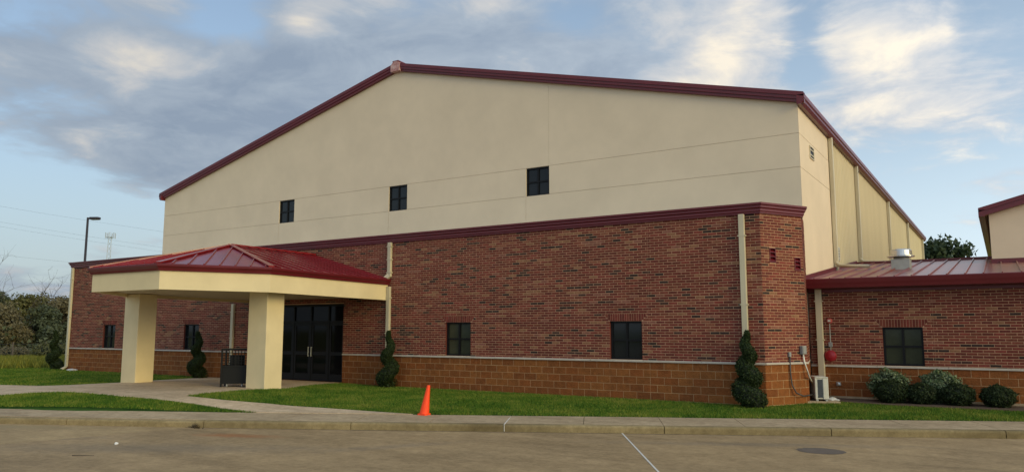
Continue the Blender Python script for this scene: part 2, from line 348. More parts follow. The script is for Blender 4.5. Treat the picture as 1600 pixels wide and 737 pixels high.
class MB:
    """collects vertices and faces, then links them as one mesh object (world coordinates)"""
    def __init__(s): s.v = []; s.f = []; s.mi = []
    def add(s, vs, fs, mi=0):
        b = len(s.v); s.v += [tuple(p) for p in vs]
        s.f += [tuple(i + b for i in f) for f in fs]; s.mi += [mi] * len(fs); return s
    def box(s, x0, x1, y0, y1, z0, z1, mi=0):
        return s.add([(x0,y0,z0),(x1,y0,z0),(x1,y1,z0),(x0,y1,z0),(x0,y0,z1),(x1,y0,z1),(x1,y1,z1),(x0,y1,z1)],
                     [(0,3,2,1),(4,5,6,7),(0,1,5,4),(1,2,6,5),(2,3,7,6),(3,0,4,7)], mi)
    def bar(s, a, b, w, h, up=(0,0,1), mi=0):
        a = Vector(a); b = Vector(b); d = (b - a).normalized(); u = Vector(up)
        if abs(d.dot(u)) > 0.98: u = Vector((1,0,0))
        sd = d.cross(u).normalized(); u = sd.cross(d).normalized()
        vs = []
        for p in (a, b):
            for i, j in ((-1,-1),(1,-1),(1,1),(-1,1)): vs.append(p + sd * (i*w/2) + u * (j*h/2))
        return s.add(vs, [(0,1,2,3),(7,6,5,4),(0,4,5,1),(1,5,6,2),(2,6,7,3),(3,7,4,0)], mi)
    def tube(s, pts, r, n=8, mi=0):
        pts = [Vector(p) for p in pts]; rs = r if isinstance(r, (list, tuple)) else [r] * len(pts)
        ref = Vector((0,0,1)); rings = []
        for i, p in enumerate(pts):
            d = (pts[min(i+1, len(pts)-1)] - pts[max(i-1, 0)]).normalized()
            rf = ref if abs(d.dot(ref)) < 0.95 else Vector((1,0,0))
            a = d.cross(rf).normalized(); c = a.cross(d).normalized()
            rings.append([p + (a*math.cos(t) + c*math.sin(t)) * rs[i] for t in [2*math.pi*k/n for k in range(n)]])
        vs = [q for rg in rings for q in rg]; fs = []
        for i in range(len(pts)-1):
            for k in range(n):
                a, b2 = i*n+k, i*n+(k+1)%n
                fs.append((a, b2, b2+n, a+n))
        fs.append(tuple(range(n-1,-1,-1))); fs.append(tuple((len(pts)-1)*n+k for k in range(n)))
        return s.add(vs, fs, mi)
    def lathe(s, c, prof, n=20, mi=0, axis='Z'):
        """prof: list of (radius, height); axis Z or a unit vector"""
        c = Vector(c); vs = []; fs = []
        if axis == 'Z': ax, a1, a2 = Vector((0,0,1)), Vector((1,0,0)), Vector((0,1,0))
        else:
            ax = Vector(axis); a1 = ax.orthogonal().normalized(); a2 = ax.cross(a1)
        for r, h in prof:
            for k in range(n):
                t = 2*math.pi*k/n; vs.append(c + ax*h + (a1*math.cos(t) + a2*math.sin(t))*r)
        for i in range(len(prof)-1):
            for k in range(n):
                a, b2 = i*n+k, i*n+(k+1)%n
                fs.append((a, b2, b2+n, a+n))
        fs.append(tuple(range(n-1,-1,-1))); fs.append(tuple((len(prof)-1)*n+k for k in range(n)))
        return s.add(vs, fs, mi)
    def mesh(s, name):
        me = bpy.data.meshes.new(name); me.from_pydata(s.v, [], s.f); me.update(); return me
    def build(s, name, m, parent=None, smooth=False, bevel=0.0):
        me = s.mesh(name)
        ms = m if isinstance(m, (list, tuple)) else [m]
        for x in ms: me.materials.append(x)
        if len(ms) > 1: me.polygons.foreach_set('material_index', s.mi)
        o = new_obj(name, me, parent, smooth=smooth)
        if bevel:
            b = o.modifiers.new('bevel', 'BEVEL'); b.width = bevel; b.segments = 2; b.limit_method = 'ANGLE'
        return o

def sweep(path, prof, closed=False):
    """sweep a closed (out, z) profile along a plan path; out is to the right of travel"""
    P = [Vector((p[0], p[1])) for p in path]; Zs = [p[2] if len(p) > 2 else 0 for p in path]
    mb = MB(); n = len(prof); vs = []
    for i, p in enumerate(P):
        d0 = (P[i] - P[i-1]).normalized() if i > 0 else None
        d1 = (P[i+1] - P[i]).normalized() if i < len(P)-1 else None
        if d0 is None: d0 = d1
        if d1 is None: d1 = d0
        n0 = Vector((d0.y, -d0.x)); n1 = Vector((d1.y, -d1.x)); m = (n0 + n1); m = m / max(0.2, m.dot(n0))
        for o, z in prof: vs.append((p.x + m.x*o, p.y + m.y*o, Zs[i] + z))
    fs = []
    for i in range(len(P)-1):
        for k in range(n):
            a, b = i*n+k, i*n+(k+1)%n
            fs.append((a, a+n, b+n, b))
    fs.append(tuple(range(n))); fs.append(tuple((len(P)-1)*n+k for k in range(n-1,-1,-1)))
    return mb.add(vs, fs)

# ------------------------------------------------------------------ terrain
def sst(a, b, x):
    t = np.clip((x - a) / (b - a), 0, 1); return t*t*(3 - 2*t)
def dcurb(x, y):
    return np.minimum((y - 11.0 - 0.5*(x + 15.4))*0.8944, (y - 11.0 - 0.444*(x + 15.4))*0.914)
def gz(x, y):
    z = -0.09 + 0.09*sst(0, 5, dcurb(x, y))
    z = z + 0.17*(1 - sst(2.5, 6.5, np.hypot(x + 21.8, y - 15)))
    return z - 1.4*sst(48, 125, np.hypot(x, y))
def axis_coords(lo, hi, step, far):
    a = list(np.arange(lo, hi + step*0.5, step)); g = step; v = lo; left = []
    while v > -far: g *= 1.35; v -= g; left.append(v)
    g = step; v = hi; right = []
    while v < far: g *= 1.35; v += g; right.append(v)
    return np.array(left[::-1] + a + right)
gx = axis_coords(-46, 8, 0.5, 3000); gy = axis_coords(6, 26, 0.5, 3000)
GX, GY = np.meshgrid(gx, gy); GZ = gz(GX, GY)
dc = dcurb(GX, GY)
GZ = np.where(dc < 0.9, np.minimum(GZ, -0.42 + 0.30*sst(0.2, 0.9, dc)), GZ)
GZ = GZ - 0.06*(1 - sst(1.55, 2.2, dc))
nv = GX.size; nxg = len(gx)
me = bpy.data.meshes.new('ground')
idx = np.arange(nv).reshape(GX.shape)
q = np.stack([idx[:-1,:-1], idx[:-1,1:], idx[1:,1:], idx[1:,:-1]], -1).reshape(-1, 4)
me.from_pydata(np.stack([GX, GY, GZ], -1).reshape(-1, 3).tolist(), [], q.tolist()); me.update()
tag(new_obj('ground', me, None, ground_m, smooth=True), kind='structure')

def inset_poly(poly, z_off, name, m, thick=0.10, maxlen=0.7, parent=None):
    """a slab that follows the terrain: plan polygon, top at terrain + z_off, skirt below"""
    bm = bmesh.new()
    bvs = [bm.verts.new((x, y, 0)) for x, y in poly]
    f = bm.faces.new(bvs)
    bmesh.ops.triangulate(bm, faces=[f])
    for it in range(6):
        es = [e for e in bm.edges if e.calc_length() > maxlen]
        if not es: break
        bmesh.ops.subdivide_edges(bm, edges=es, cuts=1)
        bmesh.ops.triangulate(bm, faces=[f for f in bm.faces if len(f.verts) > 3])
    bmesh.ops.recalc_face_normals(bm, faces=bm.faces)
    if sum(f.normal.z for f in bm.faces) < 0: bmesh.ops.reverse_faces(bm, faces=bm.faces)
    for v in bm.verts: v.co.z = float(gz(v.co.x, v.co.y)) + z_off
    be = [e for e in bm.edges if e.is_boundary]
    r = bmesh.ops.extrude_edge_only(bm, edges=be)
    for v in r['geom']:
        if isinstance(v, bmesh.types.BMVert): v.co.z -= thick
    me = bpy.data.meshes.new(name); bm.to_mesh(me); bm.free()
    return new_obj(name, me, parent, m)

# parking lot: two cast slabs meeting at a pale sealed joint, level 15 cm below the curb
K = Vector((-15.4, 11.0)); UR = Vector((0.8944, 0.4472)); UL = Vector((-0.914, -0.406))
NR = Vector((-0.4472, 0.8944)); NL = Vector((-0.406, 0.914))
LOTZ = -0.25
def cpt(s, d):
    """plan point at s metres along the curb line from the kink (right positive), d metres behind it"""
    if s >= 0: 
        p = K + UR*s + NR*d
        if s < 0.01: p = K + (NR+NL).normalized()*d
    else: p = K + UL*(-s) + NL*d
    return p
lot = bpy.data.objects.new('parking_lot', None); COL.objects.link(lot); tag(lot, 'pale concrete parking lot with stains and a sealed joint', None, kind='structure')
SJ = 9.45       # joint position along the curb
def flat_poly(pts, z, name, m, parent, thick=0.2):
    mb = MB(); n = len(pts)
    mb.add([(p[0], p[1], z) for p in pts] + [(p[0], p[1], z-thick) for p in pts],
           [tuple(range(n))] + [(i, i+n, (i+1)%n+n, (i+1)%n) for i in range(n)])
    return mb.build(name, m, parent)
GAP = 0.012
JD = Vector((0.5225, -0.8526))   # direction of the joint away from the curb
j0 = cpt(SJ, 0.02)
JL = Vector((-0.2149, -0.9766)); jl = cpt(-0.10, 0.02)
far_left = [cpt(-60, 0.02), cpt(-60, 0.02) + Vector((30, -62)), jl + JL*60 - UR*0.004, jl - UR*0.004]
mid = [jl + UR*0.004, jl + JL*60 + UR*0.004, Vector(j0) + JD*60 - UR*GAP, Vector(j0) - UR*GAP, cpt(0.02, 0.02)]
right_ = [Vector(j0) + UR*GAP, Vector(j0) + JD*60 + UR*GAP, cpt(70, 0.02) + Vector((30, -60)), cpt(70, 0.02)]
flat_poly(far_left, LOTZ, 'lot_slab', lot_m2, lot); flat_poly(mid, LOTZ, 'lot_slab', lot_m, lot); flat_poly(right_, LOTZ, 'lot_slab', lot_m, lot)
jm = MB(); pa = Vector((*j0, LOTZ-0.001)); pb = pa + Vector((JD.x, JD.y, 0))*60
jm.bar(pa, pb, 0.03, 0.012); jm.build('joint_sealant', sealant, lot)

# sidewalk with its curb: slab after slab, gaps between
walk = bpy.data.objects.new('sidewalk', None); COL.objects.link(walk); tag(walk, 'concrete sidewalk with a raised curb along the parking lot', kind='structure')
SP = 1.69; s0 = 6.95 - SP*14
edges_s = sorted(set([s0 + SP*i for i in range(0, 30)] + [0.0]))
for a, b in zip(edges_s[:-1], edges_s[1:]):
    if b - a < 0.05: continue
    ga = 0.006; p = [cpt(a+ga, 0.16), cpt(b-ga, 0.16), cpt(b-ga, 1.49), cpt(a+ga, 1.49)]
    mb = MB(); top = [(v.x, v.y, -0.095 + 0.022*k + random.uniform(-.002, .002)) for v, k in zip(p, (0, 0, 1, 1))]
    mb.add(top + [(x, y, z-0.3) for x, y, z in top], [(0,1,2,3),(0,4,5,1),(1,5,6,2),(2,6,7,3),(3,7,4,0)])
    mb.build('sidewalk_slab', walk_m, walk)
ce = sorted([s0 + SP*2*i for i in range(0, 15)] + [0.0])
for a, b in zip(ce[:-1], ce[1:]):
    if b - a < 0.05: continue
    dz = -0.012 if a < -0.01 else 0.0
    prof = [(-0.16, -0.4), (0.0, -0.4), (0.0, -0.145), (-0.012, -0.115), (-0.045, -0.097), (-0.155, -0.094)]
    pa_, pb_ = cpt(a+0.008, 0), cpt(b-0.008, 0)
    sweep([(pa_.x, pa_.y, dz), (pb_.x, pb_.y, dz)], prof).build('curb_stone', curb_m, walk)
cj = cpt(6.95, 0.0)
jm = MB(); jm.bar((cj.x+NR.x*0.01, cj.y+NR.y*0.01, -0.092), (cj.x+NR.x*1.4, cj.y+NR.y*1.4, -0.082), 0.022, 0.01)
jm.bar((cj.x-NR.x*0.004, cj.y-NR.y*0.004, -0.24), (cj.x-NR.x*0.004, cj.y-NR.y*0.004, -0.10), 0.022, 0.012, up=(UR.x, UR.y, 0)); jm.build('joint_sealant', sealant, walk)

# entrance slab and the path that leads from it to the curb walk
slab_poly = [(-20.02, 20.15), (-18.55, 16.25), (-18.85, 15.1), (-19.0, 13.75), (-18.93, 13.15), (-17.6, 13.43), (-16.4, 13.85), (-14.74, 14.10), (-13.5, 14.22),
             tuple(cpt(4.6, 1.50)), tuple(cpt(0.75, 1.50)), (-17.8, 12.58), (-20.3, 12.17), (-21.6, 12.10), (-22.75, 11.98), (-23.7, 11.55), (-24.3, 10.95),
             (-28.5, 8.3), (-36, 9.4), (-29.9, 13.4), (-28.1, 13.95), (-26.6, 15.3), (-27.5, 17.8), (-27.5, 20.15)]
tag(inset_poly(slab_poly, 0.012, 'entrance_path', slab_m), kind='structure')
# mulch bed in front of the side wing
bed = [(-4.2, 23.44), (-4.0, 22.3), (-2.6, 22.0), (0.5, 22.35), (6, 24.2), (6, 23.44)]
tag(inset_poly(bed, 0.03, 'mulch_bed', mulch_m, 0.05), kind='structure')
# low concrete footing strip along the side wing
tag(new_obj('footing', MB().box(-4.3, 8, 23.36, 23.448, -0.1, 0.075).mesh('footing'), None, walk_m), kind='structure')

# grass blades
def point_in(poly, x, y):
    ins = np.zeros(x.shape, bool); n = len(poly)
    for i in range(n):
        x0, y0 = poly[i]; x1, y1 = poly[(i+1) % n]
        c = ((y0 > y) != (y1 > y)) & (x < (x1-x0)*(y-y0)/((y1-y0) if y1 != y0 else 1e-9) + x0)
        ins ^= c
    return ins
def blades(name, poly, dens, h, w, m, label, holes=(), zf=None, edge=0.02):
    P = np.array(poly); x0, y0 = P.min(0); x1, y1 = P.max(0)
    n = int((x1-x0)*(y1-y0)*dens)
    x = rng.uniform(x0, x1, n); y = rng.uniform(y0, y1, n)
    k = point_in(poly, x, y)
    for hp in holes: k &= ~point_in(hp, x, y)
    x = x[k]; y = y[k]; n = len(x)
    z = gz(x, y) - 0.005
    a = rng.uniform(0, 2*np.pi, n); hh = h*rng.uniform(0.55, 1.25, n); ww = w*rng.uniform(0.6, 1.3, n)
    lean = rng.normal(0, 0.35, (n, 2))*hh[:, None]
    v = np.zeros((n, 3, 3))
    v[:, 0] = np.stack([x - np.cos(a)*ww/2, y - np.sin(a)*ww/2, z], -1)
    v[:, 1] = np.stack([x + np.cos(a)*ww/2, y + np.sin(a)*ww/2, z], -1)
    v[:, 2] = np.stack([x + lean[:, 0], y + lean[:, 1], z + hh], -1)
    return tri_mesh(name, v, m, label)
def tri_mesh(name, v, m, label=None, parent=None, kind='stuff'):
    n = len(v); me = bpy.data.meshes.new(name)
    me.vertices.add(n*3); me.vertices.foreach_set('co', v.astype(np.float32).ravel())
    me.loops.add(n*3); me.loops.foreach_set('vertex_index', np.arange(n*3, dtype=np.int32))
    me.polygons.add(n); me.polygons.foreach_set('loop_start', np.arange(0, n*3, 3, dtype=np.int32))
    me.update(); me.validate()
    o = new_obj(name, me, parent, m)
    if kind: o['kind'] = kind
    if label: o['label'] = label; o['category'] = 'grass'
    return o
wb = [tuple(cpt(s, 1.50)) for s in (4.65, 8, 12, 16, 20, 26)]
lawn_right = [(-20.0, 20.1), (-18.5, 16.28), (-18.82, 15.1), (-18.97, 13.75), (-18.93, 13.19), (-17.6, 13.47), (-16.4, 13.89), (-14.74, 14.14), (-13.5, 14.26)] + wb + \
             [(6.0, 24.1), (0.5, 22.3), (-2.6, 21.95), (-4.0, 22.25), (-4.3, 21.9), (-4.42, 21.42), (-5.2, 20.1)]
blades('lawn_grass', lawn_right, 1500, 0.055, 0.020, grass_m, 'mown green lawn in front of the brick wing')
island = [tuple(cpt(0.72, 1.51)), (-17.8, 12.54), (-20.3, 12.13), (-21.6, 12.06), (-22.75, 11.94), (-23.7, 11.51), (-24.3, 10.91), (-28.4, 8.2), tuple(cpt(-12, 1.51)), tuple(cpt(-6, 1.51)), tuple(cpt(0, 1.51))]
blades('island_grass', island, 1800, 0.055, 0.020, grass_m, 'narrow grass strip between the path and the curb walk')
lawn_left = [(-27.55, 20.1), (-27.55, 17.8), (-26.7, 15.35), (-28.15, 13.99), (-29.9, 13.44), (-36, 9.45), (-44, 12), (-46, 24), (-38.6, 24), (-38.5, 20.1)]
blades('side_lawn_grass', lawn_left, 420, 0.06, 0.035, grass_m, 'mown grass left of the entrance slab')
th = np.linspace(R(52), R(72), 8)
field_poly = [(-math.sin(t)*46, math.cos(t)*46) for t in th] + [(-math.sin(t)*105, math.cos(t)*105) for t in th[::-1]]
blades('field_grass', field_poly, 60, 0.38, 0.09, fieldgrass_m, 'rough yellow green grass of the field beyond the lawn')

# ------------------------------------------------------------------ walls of brick and block
WALL_CAM = Vector((0, 0, 1.9))
BL, BH = 0.254, 0.0733     # brick module
CL, CH = 0.4064, 0.2036    # block module
class Frame:
    """local wall frame: s along the wall, d outward, z up"""
    def __init__(s, p0, ang, z0=0): 
        s.p0 = Vector((p0[0], p0[1], 0)); s.ang = ang
        s.u = Vector((math.cos(ang), math.sin(ang), 0)); s.n = Vector((math.sin(ang), -math.cos(ang), 0))
    def __call__(s, a, d, z): return s.p0 + s.u*a + s.n*d + Vector((0, 0, z))
def fbox(mb, F, a0, a1, d0, d1, z0, z1, mi=0):
    P = [F(a, d, z) for z in (z0, z1) for d, a in ((d1, a0), (d1, a1), (d0, a1), (d0, a0))]
    mb.add(P, [(0,3,2,1),(4,5,6,7),(0,1,5,4),(1,2,6,5),(2,3,7,6),(3,0,4,7)], mi)
def brick_box(mb, F, a0, a1, d1, z0, z1, mi):
    c = 0.004; d0 = -0.012
    P = [F(a0, d0, z0), F(a1, d0, z0), F(a1, d0, z1), F(a0, d0, z1), F(a0, d1-c, z0), F(a1, d1-c, z0), F(a1, d1-c, z1), F(a0, d1-c, z1),
         F(a0+c, d1, z0+c), F(a1-c, d1, z0+c), F(a1-c, d1, z1-c), F(a0+c, d1, z1-c)]
    mb.add(P, [(0,1,5,4),(1,2,6,5),(2,3,7,6),(3,0,4,7),(4,5,9,8),(5,6,10,9),(6,7,11,10),(7,4,8,11),(8,9,10,11)], mi)
unit_cache = {}
def unit_mesh(kind, L, H, k):
    key = (kind, k)
    if key not in unit_cache:
        mb = MB(); F0 = Frame((0, 0), 0); brick_box(mb, F0, -L/2, L/2, 0, -H/2, H/2, 0)
        me = mb.mesh(kind); me.materials.append((brick_mats if kind == 'brick' else block_mats)[k]); unit_cache[key] = me
    return unit_cache[key]
def subtract(iv, cuts):
    out = [iv]
    for c0, c1 in cuts:
        nx = []
        for a, b in out:
            if c1 <= a or c0 >= b: nx.append((a, b)); continue
            if a < c0: nx.append((a, c0))
            if b > c1: nx.append((c1, b))
        out = nx
    return out
def wall_sheet(F, name, parent, s0, s1, z0, z1, holes, m, depth=0.12, d=-0.0045, reveal=None):
    """mortar face with real openings and reveals"""
    xs = sorted(set([s0, s1] + [h[i] for h in holes for i in (0, 1)])); zs = sorted(set([z0, z1] + [h[i] for h in holes for i in (2, 3)]))
    mb = MB()
    for i in range(len(xs)-1):
        for j in range(len(zs)-1):
            cx, cz = (xs[i]+xs[i+1])/2, (zs[j]+zs[j+1])/2
            if any(h[0] < cx < h[1] and h[2] < cz < h[3] for h in holes): continue
            mb.add([F(xs[i], d, zs[j]), F(xs[i+1], d, zs[j]), F(xs[i+1], d, zs[j+1]), F(xs[i], d, zs[j+1])], [(0,1,2,3)])
    for a0, a1, b0, b1 in holes:
        e = d - depth
        for (p, q) in (((a0,b0),(a1,b0)), ((a1,b0),(a1,b1)), ((a1,b1),(a0,b1)), ((a0,b1),(a0,b0))):
            mb.add([F(p[0], d, p[1]), F(q[0], d, q[1]), F(q[0], e, q[1]), F(p[0], e, p[1])], [(0,1,2,3)], 1)
    return mb.build(name, [m, reveal or brick_mats[11]], parent)
def lay_masonry(F, part, s0, s1, z0, ncourse, unit, holes, joints=(), nmax=300, lintels=(), seed=1):
    """lay courses; the nmax units that show largest become objects of their own, the rest one joined part"""
    L, H = (BL, BH) if unit == 'brick' else (CL, CH)
    g = 0.011 if unit == 'brick' else 0.010
    mats = brick_mats if unit == 'brick' else block_mats
    wts = BR_W if unit == 'brick' else [1]*len(BL_COLS)
    rd = random.Random(seed); full = []; rest = MB(); prev = 0
    for c in range(ncourse):
        za, zb = z0 + c*H + g/2, z0 + (c+1)*H - g/2
        off = (c % 2)*L/2
        k0 = int(math.floor((s0 - off)/L)) - 1; k = k0
        while off + k*L < s1:
            a, b = off + k*L + g/2, off + (k+1)*L - g/2; k += 1
            iv = (max(a, s0), min(b, s1))
            if iv[1] - iv[0] < 0.015: continue
            cuts = [(h[0], h[1]) for h in holes if h[2] < zb - 0.004 and h[3] > za + 0.004]
            zc = (za + zb)/2
            for (lc, lw, lz0, lh, fl) in lintels:
                if lz0 < zc < lz0 + lh: 
                    hw = lw/2 + fl*(zc - lz0)/lh + 0.004; cuts.append((lc - hw, lc + hw))
            cuts += [(j - 0.002, j + 0.002) for j in joints]
            segs = subtract(iv, cuts)
            mi = prev if rd.random() < 0.16 else rd.choices(range(len(mats)), wts)[0]
            prev = mi
            for a2, b2 in segs:
                if b2 - a2 < 0.006: continue
                pr = rd.uniform(-0.0015, 0.002)
                if abs((b2 - a2) - (L - g)) < 1e-6: full.append((a2, b2, za, zb, mi, pr))
                else: brick_box(rest, F, a2, b2, pr, za, zb, mi)
    def dist(t):
        return (F((t[0]+t[1])/2, 0, (t[2]+t[3])/2) - WALL_CAM).length
    full.sort(key=dist)
    for t in full[:nmax]:
        o = bpy.data.objects.new(unit, unit_mesh(unit, L-g, H-g, t[4])); COL.objects.link(o)
        o.parent = part; o.matrix_parent_inverse = Matrix.Translation(-parent_loc(part))
        o.location = F((t[0]+t[1])/2, t[5], (t[2]+t[3])/2); o.rotation_euler = (0, 0, F.ang)
    for t in full[nmax:]: brick_box(rest, F, t[0], t[1], t[5], t[2], t[3], t[4])
    if rest.f: tag(rest.build(unit + 'work', mats, part), kind='stuff')
def soldier(F, parent, lc, lw, lz0, lh, fl, seed):
    """soldier course with flared ends over an opening: each upright brick its own piece"""
    lt = MB(); fbox(lt, F, lc-lw/2, lc+lw/2, -0.02, -0.0035, lz0+0.003, lz0+lh-0.003); lin = lt.build('lintel', mortar, parent)
    rd = random.Random(seed); n = round((lw + 2*fl)/BH); w = (lw + 2*fl)/n
    for i in range(n):
        a, b = lc - lw/2 - fl + i*w + 0.005, lc - lw/2 - fl + (i+1)*w - 0.005
        def zlow(x):
            e = abs(x - lc) - lw/2
            return lz0 + 0.004 + (lh*max(0, e)/fl if fl else 0)
        za, zb = zlow(a), zlow(b); zt = lz0 + lh - 0.006
        if min(za, zb) > zt - 0.015: continue
        za, zb = min(za, zt-0.008), min(zb, zt-0.008)
        mb = MB(); d0, d1 = -0.01, 0.001
        P = [F(a, d1, za), F(b, d1, zb), F(b, d1, zt), F(a, d1, zt), F(a, d0, za), F(b, d0, zb), F(b, d0, zt), F(a, d0, zt)]
        mb.add(P, [(0,1,2,3),(4,5,1,0),(5,6,2,1),(6,7,3,2),(7,4,0,3)])
        mb.build('brick', brick_mats[rd.choice([0, 1, 2, 3, 4, 5, 11])], lin)
def make_window(F, parent, a0, a1, z0, z1, glass, depth=0.10, cross=True, label=None):
    """black aluminium window: outer frame, mullion, transom bar and four panes"""
    d1, d0 = -depth + 0.035, -depth - 0.03; fw = 0.055
    fr = MB(); fbox(fr, F, a0, a0+fw, d0, d1, z0, z1); fbox(fr, F, a1-fw, a1, d0, d1, z0, z1)
    fbox(fr, F, a0+fw, a1-fw, d0, d1, z0, z0+fw); fbox(fr, F, a0+fw, a1-fw, d0, d1, z1-fw, z1)
    win = fr.build('window', black_frame, parent, bevel=0.004)
    if label: win['label'] = label
    ca, cz = (a0+a1)/2, (z0+z1)/2
    mu = MB(); fbox(mu, F, ca-0.03, ca+0.03, d0, d1-0.008, z0+fw, z1-fw); mu.build('mullion', black_frame, win)
    for s0_, s1_ in ((a0+fw, ca-0.03), (ca+0.03, a1-fw)):
        tr = MB(); fbox(tr, F, s0_, s1_, d0, d1-0.012, cz-0.028, cz+0.028); tr.build('transom_bar', black_frame, win)
        for b0, b1 in ((z0+fw, cz-0.028), (cz+0.028, z1-fw)):
            pn = MB(); fbox(pn, F, s0_, s1_, d0+0.004, d0+0.012, b0, b1); pn.build('pane', glass, win)
    return win
def downspout(parent, F, a, z0, z1, w=0.15, dp=0.10, kick=0.22, name='downspout', m=None, straps=True):
    mb = MB(); z0k = z0 + (0.16 if kick else 0)
    fbox(mb, F, a-w/2, a+w/2, 0.012, 0.012+dp, z0k, z1)
    if kick:
        P0 = [F(a-w/2, 0.012, z0k), F(a+w/2, 0.012, z0k), F(a+w/2, 0.012+dp, z0k), F(a-w/2, 0.012+dp, z0k)]
        P1 = [F(a-w/2, 0.012+kick, z0), F(a+w/2, 0.012+kick, z0), F(a+w/2, 0.012+kick+dp*0.8, z0+0.07), F(a-w/2, 0.012+kick+dp*0.8, z0+0.07)]
        mb.add(P0 + P1, [(0,1,5,4),(1,2,6,5),(2,3,7,6),(3,0,4,7),(4,5,6,7)])
    o = mb.build(name, m or spout_m, parent, bevel=0.012)
    if straps:
        for t in (0.12, 0.5, 0.88):
            zz = z0k + (z1 - z0k)*t; sm = MB(); fbox(sm, F, a-w/2-0.03, a+w/2+0.03, 0.008, 0.012+dp+0.006, zz-0.015, zz+0.015); sm.build('strap', spout_m, o)
    return o

# ------------------------------------------------------------------ front brick wing
XL, XR, YW = -38.45, -5.20, 20.17
EX, EY = -4.44, 21.49
wing = thing('brick_wing', (-21.8, 20.5, 0), 'long low red brick wing with orange block base and burgundy cornice', 'building')
FW = Frame((0, YW), 0)         # s equals world X
WZ0, WZ1 = 1.092, 2.160
wins = [(-35.42, -34.44), (-29.32, -28.32), (-15.42, -14.42), (-9.53, -8.55)]
DOOR = (-23.60, -20.04, 0.06, 2.86)
holes = [(a, b, WZ0, WZ1) for a, b in wins] + [DOOR]
bz0 = WZ1 - 15*BH; nb = 54
fw_part = wall_sheet(FW, 'front_wall', wing, XL, XR, -0.15, 5.06, holes, mortar)
lints = [((a+b)/2, b-a, WZ1, 0.2199, 0.20) for a, b in wins]
cjs = [-8.33, -14.20, -28.1]
lay_masonry(FW, fw_part, XL, XR, bz0, nb, 'brick', holes, cjs, 300, lints, 3)
lay_masonry(FW, fw_part, XL, XR, 0.012 - CH, 6, 'block', [DOOR], cjs[:2], 300, (), 5)
bm_ = MB()
fbox(bm_, FW, XL, DOOR[0], -0.03, -0.0035, -0.2, 1.03); fbox(bm_, FW, DOOR[1], XR, -0.03, -0.0035, -0.2, 1.03)
bm_.build('block_bedding', block_mortar, wing)
for i, (a, b) in enumerate(wins):
    soldier(FW, wing, (a+b)/2, b-a, WZ1, 0.2199, 0.20, 20+i)
    make_window(FW, wing, a, b, WZ0, WZ1, glass_blind if i == 2 else glass_m)
# cast stone band in lengths
def stone_band(F, parent, s0, s1, z0, z1, step=1.62, out=0.035):
    n = max(1, round((s1-s0)/step)); w = (s1-s0)/n
    for i in range(n):
        mb = MB(); a, b = s0 + i*w + 0.004, s0 + (i+1)*w - 0.004
        P = [F(a, -0.02, z0), F(b, -0.02, z0), F(b, out, z0), F(a, out, z0), F(a, -0.02, z1), F(b, -0.02, z1), F(b, out, z1-0.018), F(a, out, z1-0.018)]
        mb.add(P, [(3,2,1,0),(4,7,6,5),(3,7,4,0),(2,3,7,6)[::-1],(1,2,6,5)]); mb.build('cap_stone', stone, parent, bevel=0.004)
stone_band(FW, fw_part, XL, DOOR[0], 1.032, 1.09); stone_band(FW, fw_part, DOOR[1], XR, 1.032, 1.09)
# angled end wall
EL = math.hypot(EX-XR, EY-YW); FE = Frame((XR, YW), math.atan2(EY-YW, EX-XR))
vents = [(0.30, 0.52, 3.65, 4.04), (1.20, 1.42, 3.47, 3.83)]
ew_part = wall_sheet(FE, 'end_wall', wing, 0, EL, -0.15, 5.06, vents, mortar)
lay_masonry(FE, ew_part, 0.0, EL, bz0, nb, 'brick', vents, (), 300, (), 8)
lay_masonry(FE, ew_part, 0.0, EL, 0.012 - CH, 6, 'block', [], (), 300, (), 9)
stone_band(FE, ew_part, 0.0, EL, 1.032, 1.09, 1.6)
bm_ = MB(); fbox(bm_, FE, 0, EL, -0.03, -0.0035, -0.2, 1.03); bm_.build('block_bedding', block_mortar, wing)
for a0, a1, z0, z1 in vents:
    fr = MB(); t = 0.02
    fbox(fr, FE, a0, a0+t, -0.09, 0.012, z0, z1); fbox(fr, FE, a1-t, a1, -0.09, 0.012, z0, z1); fbox(fr, FE, a0+t, a1-t, -0.09, 0.012, z0, z0+t); fbox(fr, FE, a0+t, a1-t, -0.09, 0.012, z1-t, z1)
    fbox(fr, FE, a0+t, a1-t, -0.1, -0.085, z0+t, z1-t)
    v = fr.build('louver_vent', burg, wing)
    for k in range(3):
        zz = z0 + t + (z1-z0-2*t)*(k+0.5)/3; sl = MB()
        P = [FE(a0+t, -0.07, zz+0.05), FE(a1-t, -0.07, zz+0.05), FE(a1-t, 0.008, zz-0.03), FE(a0+t, 0.008, zz-0.03)]
        sl.add(P + [p + Vector((0,0,-0.015)) for p in P], [(0,3,2,1),(4,5,6,7),(3,7,6,2),(0,1,5,4)]); sl.build('slat', burg, v)
# hidden return walls and flat roof
MX, YM = -4.77, 23.30
core = MB()
FT = Frame((EX, EY), math.atan2(YM-EY, MX+0.02-EX)); TL = math.hypot(YM-EY, MX+0.02-EX)
rt_part = wall_sheet(FT, 'return_wall', wing, 0, TL, -0.15, 5.06, [], mortar)
lay_masonry(FT, rt_part, 0.0, TL, bz0, nb, 'brick', [], (), 0, (), 12)
lay_masonry(FT, rt_part, 0.0, TL, 0.012 - CH, 6, 'block', [], (), 0, (), 13)
stone_band(FT, rt_part, 0.02, TL, 1.032, 1.09, 1.6, 0.004)
core.add([(XL, YW+0.008, -0.15), (XL, 27, -0.15), (XL, 27, 5.06), (XL, YW+0.008, 5.06)], [(3,2,1,0)])
core.build('return_wall', mortar, wing); core = MB()
core.add([(XL, 27, -0.15), (-36.0, 27, -0.15), (-36.0, 27, 5.06), (XL, 27, 5.06)], [(3,2,1,0)])
core.build('return_wall', mortar, wing)
